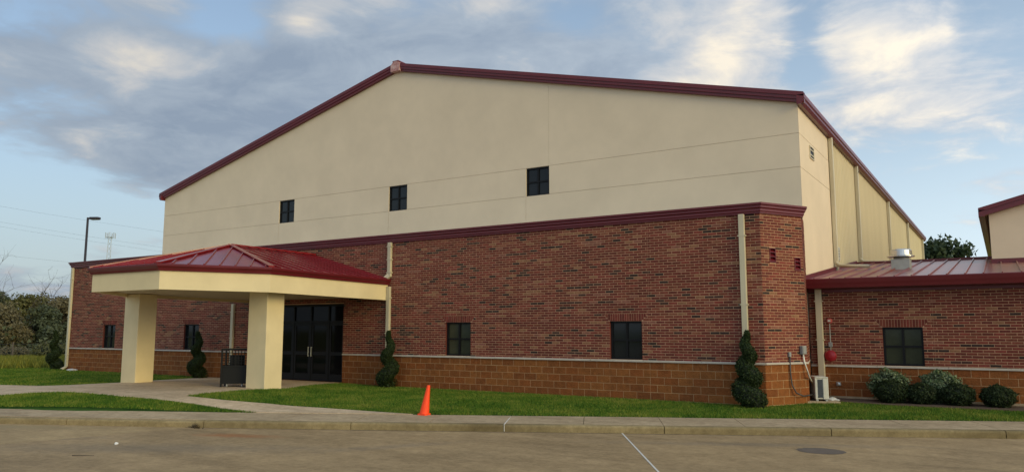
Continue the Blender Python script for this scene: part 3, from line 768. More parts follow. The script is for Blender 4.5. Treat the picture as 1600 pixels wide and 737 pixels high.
rf = MB(); pl = [(XL, YW+0.01), (XR, YW+0.01), (EX, EY), (MX, YM-0.01), (-36.02, YM-0.01), (-36.02, 27), (XL, 27)]
rf.add([(x, y, 5.05) for x, y in pl], [tuple(range(len(pl)))]); rf.build('flat_roof', galv, wing)
# stepped metal cornice round three sides
corn = [(0.0, 4.93), (0.05, 4.93), (0.05, 4.965), (0.075, 4.985), (0.075, 5.045), (0.115, 5.075), (0.115, 5.125), (0.155, 5.15), (0.155, 5.20), (0.0, 5.215)]
sweep([(XL, 27), (XL, YW), (XR, YW), (EX, EY), (EX-0.10, EY+0.35)], corn[::-1]).build('cornice', burg, wing)
# downspouts
ds1 = downspout(wing, FW, -17.84, 3.74, 4.93, kick=0)
el = MB(); el.bar((-17.84, YW-0.062, 3.80), (-17.98, YW-0.12, 3.66), 0.15, 0.10, up=(0,1,0)); el.build('elbow', spout_m, ds1)
downspout(wing, FW, -17.86, 0.04, 3.40)
downspout(wing, FW, -5.66, 0.04, 4.93)
downspout(wing, FW, -26.10, 0.10, 2.95)
downspout(wing, FW, -38.32, 0.02, 4.93)
# entrance doors
ent = MB(); D0, D1 = -0.20, -0.12
a0, a1, z0, z1 = DOOR
for a in (a0, a1-0.06): fbox(ent, FW, a, a+0.06, D0, D1, z0, z1)
fbox(ent, FW, a0+0.06, a1-0.06, D0, D1, z1-0.08, z1)
ent_o = ent.build('entrance_frame', black_frame, wing)
bays = [a0+0.06, a0+0.86, a0+1.78, a0+2.70, a1-0.06]
for x in bays[1:-1]:
    mb = MB(); fbox(mb, FW, x-0.03, x+0.03, D0, D1-0.005, z0, z1-0.08); mb.build('mullion', black_frame, ent_o)
for i in range(4):
    b0, b1 = bays[i]+0.032, bays[i+1]-0.032; zt = 2.18
    mb = MB(); fbox(mb, FW, b0, b1, D0, D1-0.01, zt, zt+0.07); mb.build('transom_bar', black_frame, ent_o)
    mb = MB(); fbox(mb, FW, b0, b1, D0+0.02, D0+0.03, zt+0.07, z1-0.08); mb.build('pane', glass_door, ent_o)
    mb = MB(); st = 0.09
    fbox(mb, FW, b0, b0+st, D0+0.01, D1-0.02, z0+0.01, zt); fbox(mb, FW, b1-st, b1, D0+0.01, D1-0.02, z0+0.01, zt)
    fbox(mb, FW, b0+st, b1-st, D0+0.01, D1-0.02, z0+0.01, z0+0.26); fbox(mb, FW, b0+st, b1-st, D0+0.01, D1-0.02, zt-0.1, zt); fbox(mb, FW, b0+st, b1-st, D0+0.01, D1-0.02, 1.0, 1.12)
    door = mb.build('door' if i in (1, 2) else 'side_light', black_frame, wing)
    for q0, q1 in ((z0+0.26, 1.0), (1.12, zt-0.1)):
        pn = MB(); fbox(pn, FW, b0+st, b1-st, D0+0.025, D0+0.035, q0, q1); pn.build('pane', glass_door, door)
    if i in (1, 2):
        hb = MB(); hx = b1-st/2 if i == 1 else b0+st/2
        p = FW(hx, D1+0.03, 0.95); hb.tube([p, p+Vector((0,0,0.35))], 0.014, 8)
        for zz in (0.97, 1.28): hb.tube([FW(hx, D1-0.03, zz), FW(hx, D1+0.03, zz)], 0.009, 6)
        hb.build('handle', galv, door)

# ------------------------------------------------------------------ tall gabled hall
HXL, HXR, HX0 = -36.0, MX, (-36.0 + MX)/2
EZ, RZ = 8.74, 12.60; SL = (RZ-EZ)/(HXR-HX0)
hall = thing('gabled_hall', (HX0, 24, 0), 'tall cream stucco gabled hall with burgundy roof edge and three small square windows', 'building')
FM = Frame((0, YM), 0)
hw = [(-27.32, -26.34), (-20.78, -19.82), (-14.24, -13.28)]
hholes = [(a, b, 6.66, 7.70) for a, b in hw]
def roofz(x): return EZ + SL*(HXR - abs(x - HX0) - HX0 - 0) if False else RZ - SL*abs(x - HX0)
# joint backing plane
bk = MB(); bk.add([(HXL+.01, YM+0.015, 4), (HXR-.01, YM+0.015, 4), (HXR-.01, YM+0.015, EZ), (HX0, YM+0.015, RZ), (HXL+.01, YM+0.015, EZ)], [(0,1,2,3,4)])
wall_sheet(FM, 'joint_backing', hall, HXL+0.01, HXR-0.01, 4.0, EZ-0.01, hholes, stucco_joint, d=-0.014, depth=0.11, reveal=stucco)
ub = MB(); ub.add([(HXL+.3, YM+0.014, EZ-0.01), (HXR-.3, YM+0.014, EZ-0.01), (HX0, YM+0.014, RZ-0.05)], [(0,1,2)]); ub.build('joint_backing', stucco_joint, hall)
def panel(pts, name='stucco_panel', y=YM):
    n = len(pts); mb = MB()
    mb.add([(x, y, z) for x, z in pts] + [(x, y+0.0135, z) for x, z in pts], [tuple(range(n))] + [(i, i+n, (i+1)%n+n, (i+1)%n) for i in range(n)])
    return mb.build(name, stucco, hall)
J = 0.006; z1_, z2_ = 6.685, 7.705
vx = [HXL, -27.33, -20.79, -14.25, HXR]
for a, b in zip(vx[:-1], vx[1:]):       # lower row, split below the windows' left edges
    panel([(a+(J if a > HXL else 0), 4.0), (b-(J if b < HXR else 0), 4.0), (b-(J if b < HXR else 0), z1_-J), (a+(J if a > HXL else 0), z1_-J)])
seg = [HXL] + [v for h in hw for v in h] + [HXR]
for i in range(0, len(seg), 2):           # row between the windows
    panel([(seg[i], z1_+J), (seg[i+1], z1_+J), (seg[i+1], z2_-J), (seg[i], z2_-J)])
ux = [HXL, -13.29, HXR]
panel([(HXL, z2_+J), (-13.29-J/2, z2_+J), (-13.29-J/2, roofz(-13.29)), (HX0, RZ), (HXL, EZ)])
panel([(-13.29+J/2, z2_+J), (HXR, z2_+J), (HXR, EZ), (-13.29+J/2, roofz(-13.29))])
for a, b in hw: make_window(FM, hall, a, b, 6.66, 7.70, glass_m, depth=0.07)
# side wall: smooth stucco bay, then ribbed metal siding
FS = Frame((MX, 0), math.pi/2)          # s equals world Y, outward is +X
SY0, SY1, YE = YM, 27.85, 65.0
sb = MB(); fbox(sb, FS, SY0+.02, SY1, -0.2, -0.014, 0, EZ); sb.build('joint_backing', stucco_joint, hall)
for za, zb in ((2.0, z1_-J), (z1_+J, z2_-J), (z2_+J, EZ)):
    mb = MB(); fbox(mb, FS, SY0+0.001, SY1, -0.0135, 0.0, za, zb); mb.build('stucco_panel', stucco, hall)
def siding(y0, y1):
    mb = MB(); n = int((y1-y0)/0.3048); st = (y1-y0)/n; pts = []
    for i in range(n):
        y = y0 + i*st
        pts += [(y, 0.0), (y+st*0.34, 0.0), (y+st*0.36, 0.006), (y+st*0.44, 0.006), (y+st*0.46, 0.0), (y+st*0.80, 0.0), (y+st*0.86, 0.034), (y+st*0.93, 0.034), (y+st*0.99, 0.0)]
    pts.append((y1, 0.0)); vs = []
    for y, d in pts: vs += [FS(y, d-0.01, 2.0), FS(y, d-0.01, EZ-0.02)]
    mb.add(vs, [(2*i, 2*i+2, 2*i+3, 2*i+1) for i in range(len(pts)-1)]); return mb.build('siding_bay', siding_m, hall)
spy = [27.97, 33.5, 43.7, 53.2, 63.6]
for a, b in zip(spy, spy[1:] + [YE]): siding(a-0.12 if a == spy[0] else a, b)
mb = MB(); mb.box(HXL, HXR-0.2, YM+0.25, YE, 0, EZ-0.03); mb.build('hall_core', stucco_joint, hall)  # unseen solid fill added to stop light leaking through the hall
mb = MB(); mb.add([(HXL, YE, EZ-.03), (HXR-.2, YE, EZ-.03), (HX0, YE, RZ-.05)], [(2,1,0)]); mb.build('rear_gable', siding_m, hall)
lw = MB(); lw.box(HXL, HXL+0.1, YM+0.03, YE, 0, EZ-0.04); lw.build('far_side_wall', siding_m, hall)
mb = MB(); mb.box(MX-0.1, MX+0.012, YE-0.16, YE+0.02, 2, EZ-.02); mb.build('corner_trim', spout_m, hall)
# side wall louver and small box
def wall_louver(parent, F, a0, a1, z0, z1, m, n=3):
    fr = MB(); t = 0.035
    fbox(fr, F, a0, a0+t, 0.002, 0.03, z0, z1); fbox(fr, F, a1-t, a1, 0.002, 0.03, z0, z1); fbox(fr, F, a0+t, a1-t, 0.002, 0.03, z0, z0+t); fbox(fr, F, a0+t, a1-t, 0.002, 0.03, z1-t, z1)
    v = fr.build('louver_vent', m, parent)
    bkm = MB(); fbox(bkm, F, a0+t, a1-t, 0.002, 0.006, z0+t, z1-t); bkm.build('backing', black_frame, v)
    for k in range(n):
        zz = z0+t + (z1-z0-2*t)*(k+0.5)/n; sl = MB(); fbox(sl, F, a0+t, a1-t, 0.008, 0.026, zz-0.02, zz+0.02); sl.build('slat', m, v)
wall_louver(hall, FS, 24.70, 25.30, 7.22, 7.62, spout_m, 2)
wall_louver(hall, FS, 28.75, 29.05, 4.35, 4.80, ac_white, 4)
# roof planes, rake trim and eave gutter
OV = 0.22; YF = YM - 0.16
mb = MB()
for sgn in (-1, 1):
    xe = HX0 + sgn*(HXR - HX0 + OV); ze = RZ + 0.16 - SL*(HXR - HX0 + OV)
    P = [(HX0, YF, RZ+0.16), (xe, YF, ze), (xe, YE+0.1, ze), (HX0, YE+0.1, RZ+0.16)]
    mb.add(P + [(x, y, z-0.06) for x, y, z in P], [(0,1,2,3) if sgn > 0 else (3,2,1,0), (4,7,6,5), (1,5,6,2)])
mb.build('roof', hall_roof, hall)
for sgn in (-1, 1):
    xe = HX0 + sgn*(HXR - HX0 + OV); ze = RZ + 0.16 - SL*(HXR - HX0 + OV); mb = MB()
    xi = HX0 + sgn*0.22; zi = RZ + 0.16 - SL*0.22
    for (oy, t0, t1) in ((-0.05, 0.03, -0.10), (-0.02, -0.10, -0.20), (0.02, -0.20, -0.29)):
        P = [(xi, YF+oy, zi+t0), (xe, YF+oy, ze+t0), (xe, YF+oy, ze+t1), (xi, YF+oy, zi+t1)]
        mb.add(P + [(x, YM+0.005, z) for x, y, z in P], [(0,3,2,1) if sgn > 0 else (0,1,2,3), (0,1,5,4), (3,7,6,2), (1,2,6,5), (0,4,7,3)])
    mb.build('rake_trim', burg, hall)
gut = [(0.02, 8.52), (0.13, 8.52), (0.20, 8.60), (0.20, 8.66), (0.235, 8.70), (0.235, 8.79), (0.20, 8.80), (0.02, 8.80)]
sweep([(MX, YF-0.05), (MX, YE+0.1)], gut[::-1]).build('gutter', burg, hall)
sweep([(HXL, YE+0.1), (HXL, YF-0.05)], gut[::-1]).build('gutter', burg, hall)
for i, y in enumerate(spy):
    o = downspout(hall, FS, y, 2.2 if i else 3.7, 8.55, w=0.17, dp=0.13, kick=0, straps=False)
    ribz = 3.30 + 0.12*(y - 22.8)
    if i in (0, 1, 2):
        el = MB(); zz = min(ribz, 4.46) + 0.14
        el.tube([(MX+0.08, y, zz+0.3), (MX+0.09, y-0.05, zz+0.12), (MX+0.2, y-0.12, zz+0.02), (MX+0.6, y-0.3, zz-0.03), (MX+1.15, y-0.5, zz-0.07)], 0.06, 8); el.build('elbow', spout_m, o, smooth=True)
# ridge end cap
rc = MB()
rc.add([(HX0-0.24, YF-0.07, RZ+0.12-.22*SL-.24), (HX0+0.24, YF-0.07, RZ+0.12-.22*SL-.24), (HX0+0.24, YF-0.07, RZ+0.10), (HX0+0.1, YF-0.07, RZ+0.24), (HX0-0.1, YF-0.07, RZ+0.24), (HX0-0.24, YF-0.07, RZ+0.10)] +
       [(HX0-0.24, YM+0.0, RZ+0.12-.22*SL-.24), (HX0+0.24, YM, RZ+0.12-.22*SL-.24), (HX0+0.24, YM, RZ+0.10), (HX0+0.1, YM, RZ+0.24), (HX0-0.1, YM, RZ+0.24), (HX0-0.24, YM, RZ+0.10)],
       [(0,1,2,3,4,5)] + [(i, i+6, (i+1)%6+6, (i+1)%6) for i in range(6)])
cap_m = mat('weathered pink cap', (0.52, 0.36, 0.33), 0.6, var=0.35, vscale=7, col2=(0.30, 0.07, 0.06))
rco = rc.build('ridge_cap', cap_m, hall); rco['label'] = 'pale weathered cap plate at the roof peak'
mb = MB(); mb.bar((HX0, YF-0.06, RZ+0.25), (HX0, YE, RZ+0.25), 0.3, 0.05); mb.build('ridge_roll', burg, hall)

# ------------------------------------------------------------------ entrance canopy
can = thing('entrance_canopy', (-21.7, 16.5, 0.13), 'octagonal entrance canopy with burgundy metal hip roof on two cream square columns', 'canopy')
cp = [(-17.95, YW-0.01, 2.935), (-17.97, 15.08, 3.00), (-20.00, 12.90, 3.05), (-23.25, 12.80, 3.05), (-25.32, 15.08, 3.04), (-25.32, YW-0.01, 2.98)]
cpr = cp[::-1]      # path direction so that "out" faces away from the canopy
fas_h = 0.54
for i in range(5):                               # each fascia board its own piece
    pr = [(0, 0), (0, fas_h), (-0.12, fas_h), (-0.12, 0)]
    sw = sweep(cpr, pr).v; n = 4; a = sw[i*n:(i+1)*n]; b = sw[(i+1)*n:(i+2)*n]
    mb = MB(); mb.add(a + b, [(k, (k+1)%n, (k+1)%n+n, k+n) for k in range(n)] + [(3,2,1,0), (4,5,6,7)]); mb.build('fascia_board', canopy_cream, can)
sf = MB(); ins = sweep(cpr, [(-0.06, 0.10), (-0.07, 0.10), (-0.07, 0.09)]).v[::3]
sf.add(ins + [(x, y, z+0.05) for x, y, z in ins], [tuple(range(6)), tuple(range(11, 5, -1))]); sf.build('soffit', soffit_m, can)
gp = [(0.0, -0.012), (0.055, -0.012), (0.075, 0.05), (0.10, 0.075), (0.135, 0.12), (0.14, 0.175), (0.115, 0.185), (0.0, 0.185)]
sweep([(x, y, z+fas_h) for x, y, z in cpr], gp).build('gutter', burg, can)
AP = Vector((-21.62, 16.45, 4.70)); RG = Vector((-21.62, YW-0.005, 4.68))
ee = [Vector(v) for v in sweep([(x, y, z+fas_h+0.17) for x, y, z in cpr], [(0.09, 0), (0.10, 0), (0.10, 0.01)]).v[::3]]   # A' B' D C B A
def roof_face(parent, poly, spacing=0.42, m=burg_roof, rib=0.045, name='roof_face', first=0.2):
    """poly starts with its eave edge; seams run up the fall line"""
    poly = [Vector(p) for p in poly]; n = len(poly); mb = MB()
    nrm = (poly[1]-poly[0]).cross(poly[-1]-poly[0]).normalized()
    if nrm.z < 0: nrm = -nrm
    mb.add(poly + [p - nrm*0.04 for p in poly], [tuple(range(n)), tuple(range(2*n-1, n-1, -1))] + [(i, (i+1)%n, (i+1)%n+n, i+n) for i in range(n)])
    bmo = mb.build(name, m, parent)
    e = (poly[1]-poly[0]).normalized(); up = nrm.cross(e); up = up if up.z > 0 else -up
    o = poly[0]; q = [((p-o).dot(e), (p-o).dot(up)) for p in poly]
    lo, hi = min(p[0] for p in q), max(p[0] for p in q); t = lo + spacing*first*2
    while t < hi - 0.05:
        ys = []
        for i in range(n):
            (x0, y0), (x1, y1) = q[i], q[(i+1)%n]
            if (x0 <= t < x1) or (x1 <= t < x0): ys.append(y0 + (y1-y0)*(t-x0)/(x1-x0))
        if len(ys) >= 2 and max(ys)-min(ys) > 0.12:
            a = o + e*t + up*min(ys) + nrm*rib*0.5; b = o + e*t + up*max(ys) + nrm*rib*0.5
            r = MB(); r.bar(a, b, 0.03, rib, up=nrm); r.build('seam', m, bmo)
        t += spacing
    return bmo
def hipcap(parent, a, b, w=0.17):
    mb = MB(); mb.bar(Vector(a)+Vector((0,0,0.035)), Vector(b)+Vector((0,0,0.035)), w, 0.05); return mb.build('hip_cap', burg_roof, parent)
A_, B_, C_, D_, B2, A2 = ee[5], ee[4], ee[3], ee[2], ee[1], ee[0]
A_.y = A2.y = YW - 0.005
for f in ((A_, B_, AP, RG), (B_, C_, AP), (C_, D_, AP), (D_, B2, AP), (B2, A2, RG, AP)):
    roof_face(can, f if (f[1]-f[0]).cross(f[2]-f[0]).z > 0 else f)
for p in (B_, C_, D_, B2): hipcap(can, p, AP)
hipcap(can, AP, RG, 0.2)
for x0, y0 in ((-25.29, 15.10), (-19.44, 15.55)):
    mb = MB(); mb.box(x0, x0+0.83, y0, y0+0.65, -0.1, 3.12); mb.build('column', canopy_cream, can, bevel=0.012)
for x, y in ((-22.9, 14.6), (-20.1, 15.1), (-21.6, 17.6)):
    mb = MB(); zc = 3.125
    mb.lathe((x, y, zc), [(0.11, 0.0), (0.11, 0.012), (0.08, 0.014), (0.08, 0.0)], 20); cl = mb.build('can_light', ac_white, can); 
    ln_ = MB(); ln_.lathe((x, y, zc+0.002), [(0.078, 0), (0.078, 0.006)], 16); ln_.build('lens', lens_m, cl)

# ------------------------------------------------------------------ side wing with metal roof
YR = 23.45; SWX1 = 9.0
sw_t = thing('side_wing', (0, 24, 0), 'low red brick side wing with seamed metal roof joined to the tall hall', 'building')
FR = Frame((0, YR), 0)
sw = (-2.85, -1.86); sz0, sz1 = 0.948, 1.985; Sb = 1.985 - 15*BH
sholes = [(sw[0], sw[1], sz0, sz1)]
rw_part = wall_sheet(FR, 'front_wall', sw_t, MX+0.02, SWX1, -0.2, 3.14, sholes, mortar)
lay_masonry(FR, rw_part, MX+0.02, SWX1, Sb, 31, 'brick', sholes, [-1.60], 300, [((sw[0]+sw[1])/2, sw[1]-sw[0], sz1, 0.2199, 0.20)], 31)
lay_masonry(FR, rw_part, MX+0.02, SWX1, 0.888-CH*5, 5, 'block', [], [], 300, (), 32)
bm_ = MB(); fbox(bm_, FR, MX+0.02, SWX1, -0.03, -0.0035, -0.2, 0.886); bm_.build('block_bedding', block_mortar, sw_t)
stone_band(FR, rw_part, MX+0.02, SWX1, 0.889, 0.946)
soldier(FR, sw_t, (sw[0]+sw[1])/2, sw[1]-sw[0], sz1, 0.2199, 0.20, 50)
make_window(FR, sw_t, sw[0], sw[1], sz0, sz1, glass_blind)
RY0, RY1, RSL = 22.95, 32.5, 0.12
rz0 = 3.32; rz1 = rz0 + RSL*(RY1-RY0)
roof_m2 = mat('weathered red seamed roof', (0.23, 0.058, 0.045), 0.30, var=0.22, vscale=0.7, spec=0.55, bump=0.04, bscale=3)
roof_face(sw_t, [(MX+0.012, RY0, rz0), (SWX1, RY0, rz0), (SWX1, RY1, rz1), (MX+0.012, RY1, rz1)], 0.41, roof_m2, 0.05, first=0.35)
roof_face(sw_t, [(SWX1, 42, rz0), (MX+0.012, 42, rz0), (MX+0.012, RY1, rz1), (SWX1, RY1, rz1)], 0.41, roof_m2, 0.05)
mb = MB(); mb.bar((MX+0.03, RY1, rz1+0.03), (SWX1, RY1, rz1+0.03), 0.3, 0.08); mb.build('ridge_roll', burg, sw_t)
mb = MB(); mb.bar((MX+0.05, RY0, rz0+0.06), (MX+0.05, RY1, rz1+0.06), 0.06, 0.14); mb.build('wall_flashing', burg, sw_t)
gp2 = [(0.0, -0.24), (0.10, -0.24), (0.12, -0.16), (0.14, -0.10), (0.16, 0.0), (0.15, 0.02), (0.0, 0.02)]
sweep([(MX+0.005-0.10, RY0+0.05, rz0), (SWX1, RY0+0.05, rz0)], gp2[::-1]).build('gutter', burg, sw_t)
mb = MB(); mb.box(MX+0.02, SWX1, RY0+0.052, YR-0.002, 3.07, 3.095); mb.build('soffit', burg, sw_t)
mb = MB(); mb.box(MX+0.02, SWX1, YR-0.04, YR-0.002, 2.98, 3.069); mb.build('frieze', burg, sw_t)
mb = MB(); mb.box(MX+0.05, SWX1-0.05, YR+0.2, 41.5, 0, 3.2); mb.build('wing_core', mortar, sw_t)  # unseen solid fill, added against light leaks behind the brick
downspout(sw_t, FR, -4.46, 0.03, 3.08, w=0.17, dp=0.13)
# roof exhaust fan
fan = thing('exhaust_fan', (-2.66, 27.4, 3.86), 'round aluminium exhaust fan on the seamed metal roof', 'exhaust fan')
fb = 3.32 + RSL*(27.4-RY0)
mb = MB(); mb.box(-2.93, -2.39, 27.13, 27.67, fb-0.06, fb+0.30); mb.build('curb_box', galv, fan, bevel=0.01)
mb = MB(); mb.lathe((-2.66, 27.4, fb+0.30), [(0.30, 0), (0.22, 0.02), (0.22, 0.10)], 24); mb.build('neck', galv, fan, smooth=True)
mb = MB(); mb.lathe((-2.66, 27.4, fb+0.38), [(0.24, 0.0), (0.40, 0.0), (0.40, 0.03), (0.33, 0.05), (0.32, 0.20), (0.28, 0.24), (0.05, 0.25)], 28); mb.build('cap', alu, fan)

# ------------------------------------------------------------------ second gabled hall on the right
hall2 = thing('small_gabled_hall', (9, 30, 0), 'smaller cream gabled hall rising behind the side wing roof', 'building')
H2X0, H2X1, H2Y, H2E, H2S = -0.20, 19.8, 29.0, 5.70, 0.27
xm = (H2X0+H2X1)/2; H2R = H2E + H2S*(xm-H2X0)
FH = Frame((0, H2Y), 0)
mb = MB(); yb = 46
mb.add([(H2X0, H2Y, 3.2), (H2X1, H2Y, 3.2), (H2X1, H2Y, H2E), (xm, H2Y, H2R), (H2X0, H2Y, H2E), (H2X0, yb, 3.2), (H2X1, yb, 3.2), (H2X1, yb, H2E), (xm, yb, H2R), (H2X0, yb, H2E)],
       [(0,1,2,3,4), (9,8,7,6,5), (0,4,9,5), (2,1,6,7)]); mb.build('wall', stucco, hall2)
mb = MB()
for sgn in (-1, 1):
    xe = xm + sgn*(xm-H2X0+0.28); ze = H2R + 0.16 - H2S*(xm-H2X0+0.28)
    P = [(xm, H2Y-0.2, H2R+0.16), (xe, H2Y-0.2, ze), (xe, yb+0.2, ze), (xm, yb+0.2, H2R+0.16)]
    mb.add(P + [(x, y, z-0.06) for x, y, z in P], [(0,1,2,3) if sgn > 0 else (3,2,1,0), (4,7,6,5), (1,5,6,2)])
mb.build('roof', hall_roof, hall2)
for sgn in (-1, 1):
    xe = xm + sgn*(xm-H2X0+0.28); ze = H2R + 0.16 - H2S*(xm-H2X0+0.28); mb = MB()
    for oy, t0, t1 in ((-0.25, 0.03, -0.10), (-0.22, -0.10, -0.26)):
        P = [(xm, H2Y+oy, H2R+0.16+t0), (xe, H2Y+oy, ze+t0), (xe, H2Y+oy, ze+t1), (xm, H2Y+oy, H2R+0.16+t1)]
        mb.add(P + [(x, H2Y-0.002, z) for x, y, z in P], [(0,3,2,1) if sgn > 0 else (0,1,2,3), (0,1,5,4), (3,7,6,2), (1,2,6,5), (0,4,7,3)])
    mb.build('rake_trim', burg, hall2)
mb = MB(); mb.box(H2X0-0.28, H2X0-0.10, H2Y-0.25, yb+0.2, H2E-0.16, H2E+0.05); mb.build('gutter', burg, hall2)
mb = MB(); mb.box(H2X0-0.02, 9, H2Y-0.10, H2Y-0.004, 4.03, 4.17); mb.build('wall_flashing', burg, hall2)

# ------------------------------------------------------------------ things on and by the side walls
def wall_tube(pts, r=0.012): return MB().tube(pts, r, 8)
# fire bell, strobe and conduit on the side wing
t = thing('alarm_bell', (-4.24, 23.4, 1.27), 'round dark red fire alarm bell on the side wing brick', 'alarm bell')
MB().lathe((-4.20, YR-0.045, 1.19), [(0.05, 0), (0.05, 0.04), (0.155, 0.045), (0.16, 0.07), (0.14, 0.10), (0.05, 0.125)], 28, axis=(0,-1,0)).build('gong', bell_red, t, smooth=False)
MB().lathe((-4.20, YR-0.012, 1.19), [(0.07, -0.01), (0.07, 0.04)], 16, axis=(0,-1,0)).build('back_box', bell_red, t)
MB().lathe((-4.34, YR-0.05, 1.21), [(0.06, 0.0), (0.07, 0.02), (0.03, 0.05)], 16, axis=(0,-1,0)).build('striker_housing', bell_red, t)
t = thing('alarm_strobe', (-4.2, 23.4, 2.1), 'small faded red alarm strobe high on the side wing brick', 'alarm strobe')
MB().lathe((-4.20, YR-0.0, 2.17), [(0.075, 0.0), (0.075, 0.05), (0.055, 0.08), (0.03, 0.085)], 20, axis=(0,-1,0)).build('strobe_body', strobe_red, t)
MB().box(-4.235, -4.165, YR-0.10, YR-0.08, 2.14, 2.20).build('strobe_lens', ac_white, t, bevel=0.005)
t = thing('alarm_conduit', (-4.2, 23.4, 1.3), 'thin grey conduit with a junction box linking strobe and bell', 'conduit')
wall_tube([(-4.20, YR-0.03, 2.10), (-4.20, YR-0.03, 1.56)]).build('pipe', galv, t); wall_tube([(-4.20, YR-0.03, 1.45), (-4.20, YR-0.03, 1.30)]).build('pipe', galv, t)
MB().box(-4.25, -4.15, YR-0.07, YR-0.0, 1.44, 1.57).build('junction_box', grey_box, t, bevel=0.008)
t = thing('wall_outlet', (-4.05, 23.4, 0.33), 'small grey outlet box low on the side wing block base', 'outlet box')
MB().box(-4.10, -3.98, YR-0.05, YR-0.0, 0.36, 0.46).build('box', grey_box, t, bevel=0.008); MB().lathe((-4.04, YR-0.05, 0.41), [(0.045, 0), (0.045, 0.03), (0.02, 0.035)], 14, axis=(0,-1,0)).build('cover', alu, t)
# condenser, its disconnect box and lines by the angled end wall
ac = thing('condenser_unit', (-4.2, 22.3, 0.05), 'small off white condenser unit with dark side coil on a concrete pad', 'air conditioner')
Rz = Matrix.Rotation(R(24), 4, 'Z'); acp = Vector((-4.28, 21.98, 0.06))
def rot_box(mb, x0, x1, y0, y1, z0, z1):
    b = len(mb.v); mb.box(x0, x1, y0, y1, z0, z1)
    for i in range(b, len(mb.v)): mb.v[i] = tuple(acp + (Rz @ Vector(mb.v[i])))
    return mb
rot_box(MB(), -0.17, 0.17, -0.28, 0.36, 0.05, 0.60).build('cabinet', ac_white, ac, bevel=0.012)
rot_box(MB(), -0.10, 0.02, -0.296, -0.27, 0.09, 0.56).build('coil', dark_coil, ac)
for x in (-0.165, 0.035): rot_box(MB(), x, x+0.05, -0.30, -0.275, 0.05, 0.58).build('corner_post', ac_white, ac)
rot_box(MB(), -0.165, 0.165, -0.30, 0.37, 0.60, 0.625).build('top_cover', ac_white, ac, bevel=0.008)
gr = MB()
for rr in (0.08, 0.13, 0.18, 0.22):
    pts = [acp + Rz @ Vector((0.178, 0.06+rr*math.cos(a_), 0.33+rr*math.sin(a_))) for a_ in np.linspace(0, 2*math.pi, 25)]
    gr.tube(pts, 0.006, 5)
gr.build('fan_grille', grey_box, ac)
MB().lathe(acp + Rz @ Vector((0.166, 0.06, 0.33)), [(0.235, 0), (0.235, 0.010)], 28, axis=Rz @ Vector((1,0,0))).build('fan_well', dark_coil, ac)
for sx in (-0.12, 0.12): rot_box(MB(), sx-0.03, sx+0.03, -0.26, 0.34, 0.0, 0.052).build('foot', galv, ac)
pad = rot_box(MB(), -0.55, 0.42, -0.42, 0.55, -0.12, 0.0).build('condenser_pad', walk_m, None, bevel=0.012); tag(pad, 'low square concrete pad under the condenser unit', 'concrete pad')
t = thing('disconnect_box', (-4.55, 21.2, 1.3), 'grey electrical disconnect box on the angled brick end wall', 'electrical box')
b = MB(); fbox(b, FE, 1.24, 1.39, 0.004, 0.10, 1.28, 1.50); b.build('enclosure', grey_box, t, bevel=0.008)
b = MB(); fbox(b, FE, 1.255, 1.375, 0.10, 0.112, 1.30, 1.48); b.build('cover', grey_box, t, bevel=0.004)
t2 = thing('white_conduit', (-4.5, 21.4, 0.3), 'white plastic conduit slanting from the grey box to the condenser', 'conduit')
MB().tube([FE(1.31, 0.05, 1.28), FE(1.33, 0.06, 1.1), FE(1.42, 0.12, 0.7), acp + Rz @ Vector((-0.17, -0.05, 0.42))], 0.022, 8).build('pipe', mat('white pvc', (0.68, 0.64, 0.55), 0.5), t2, smooth=True)
t3 = thing('flexible_whip', (-4.9, 20.8, 0.3), 'dark flexible cable hanging from a small box to the condenser', 'cable')
b = MB(); fbox(b, FE, 0.80, 0.87, 0.004, 0.06, 1.22, 1.34); b.build('box', grey_box, t3, bevel=0.005)
MB().tube([FE(0.835, 0.035, 1.22), FE(0.83, 0.04, 0.8), FE(0.85, 0.06, 0.5), FE(0.95, 0.10, 0.30), FE(1.12, 0.18, 0.22), acp + Rz @ Vector((-0.168, -0.12, 0.16))], 0.018, 8).build('cable', mat('grey flex cable', (0.045, 0.045, 0.045), 0.5), t3, smooth=True)
# pale rag-like stones
def stone_lump(name, c, sx, sy, sz, label, seed, m=rock_m):
    r2 = np.random.default_rng(seed); bm = bmesh.new(); bmesh.ops.create_icosphere(bm, subdivisions=3, radius=1)
    for v in bm.verts:
        k = 1 + 0.18*math.sin(v.co.x*4+seed) + 0.15*math.sin(v.co.y*5+seed*2) + 0.10*math.sin(v.co.z*7) + r2.normal(0, 0.04)
        v.co = Vector((v.co.x*sx*k, v.co.y*sy*k, max(-0.5, v.co.z)*sz*k)) + Vector(c)
    me = bpy.data.meshes.new(name); bm.to_mesh(me); bm.free(); o = new_obj(name, me, None, m); return tag(o, label, 'stone')
stone_lump('pale_stone', (-3.98, 22.16, float(gz(-3.98, 22.16))+0.06), 0.19, 0.12, 0.07, 'pale stone lump on the mulch beside the condenser', 2)
stone_lump('pale_stone', (-37.1, 19.75, float(gz(-37.1, 19.75))+0.04), 0.24, 0.16, 0.09, 'pale stone lump at the foot of the far downspout', 5)

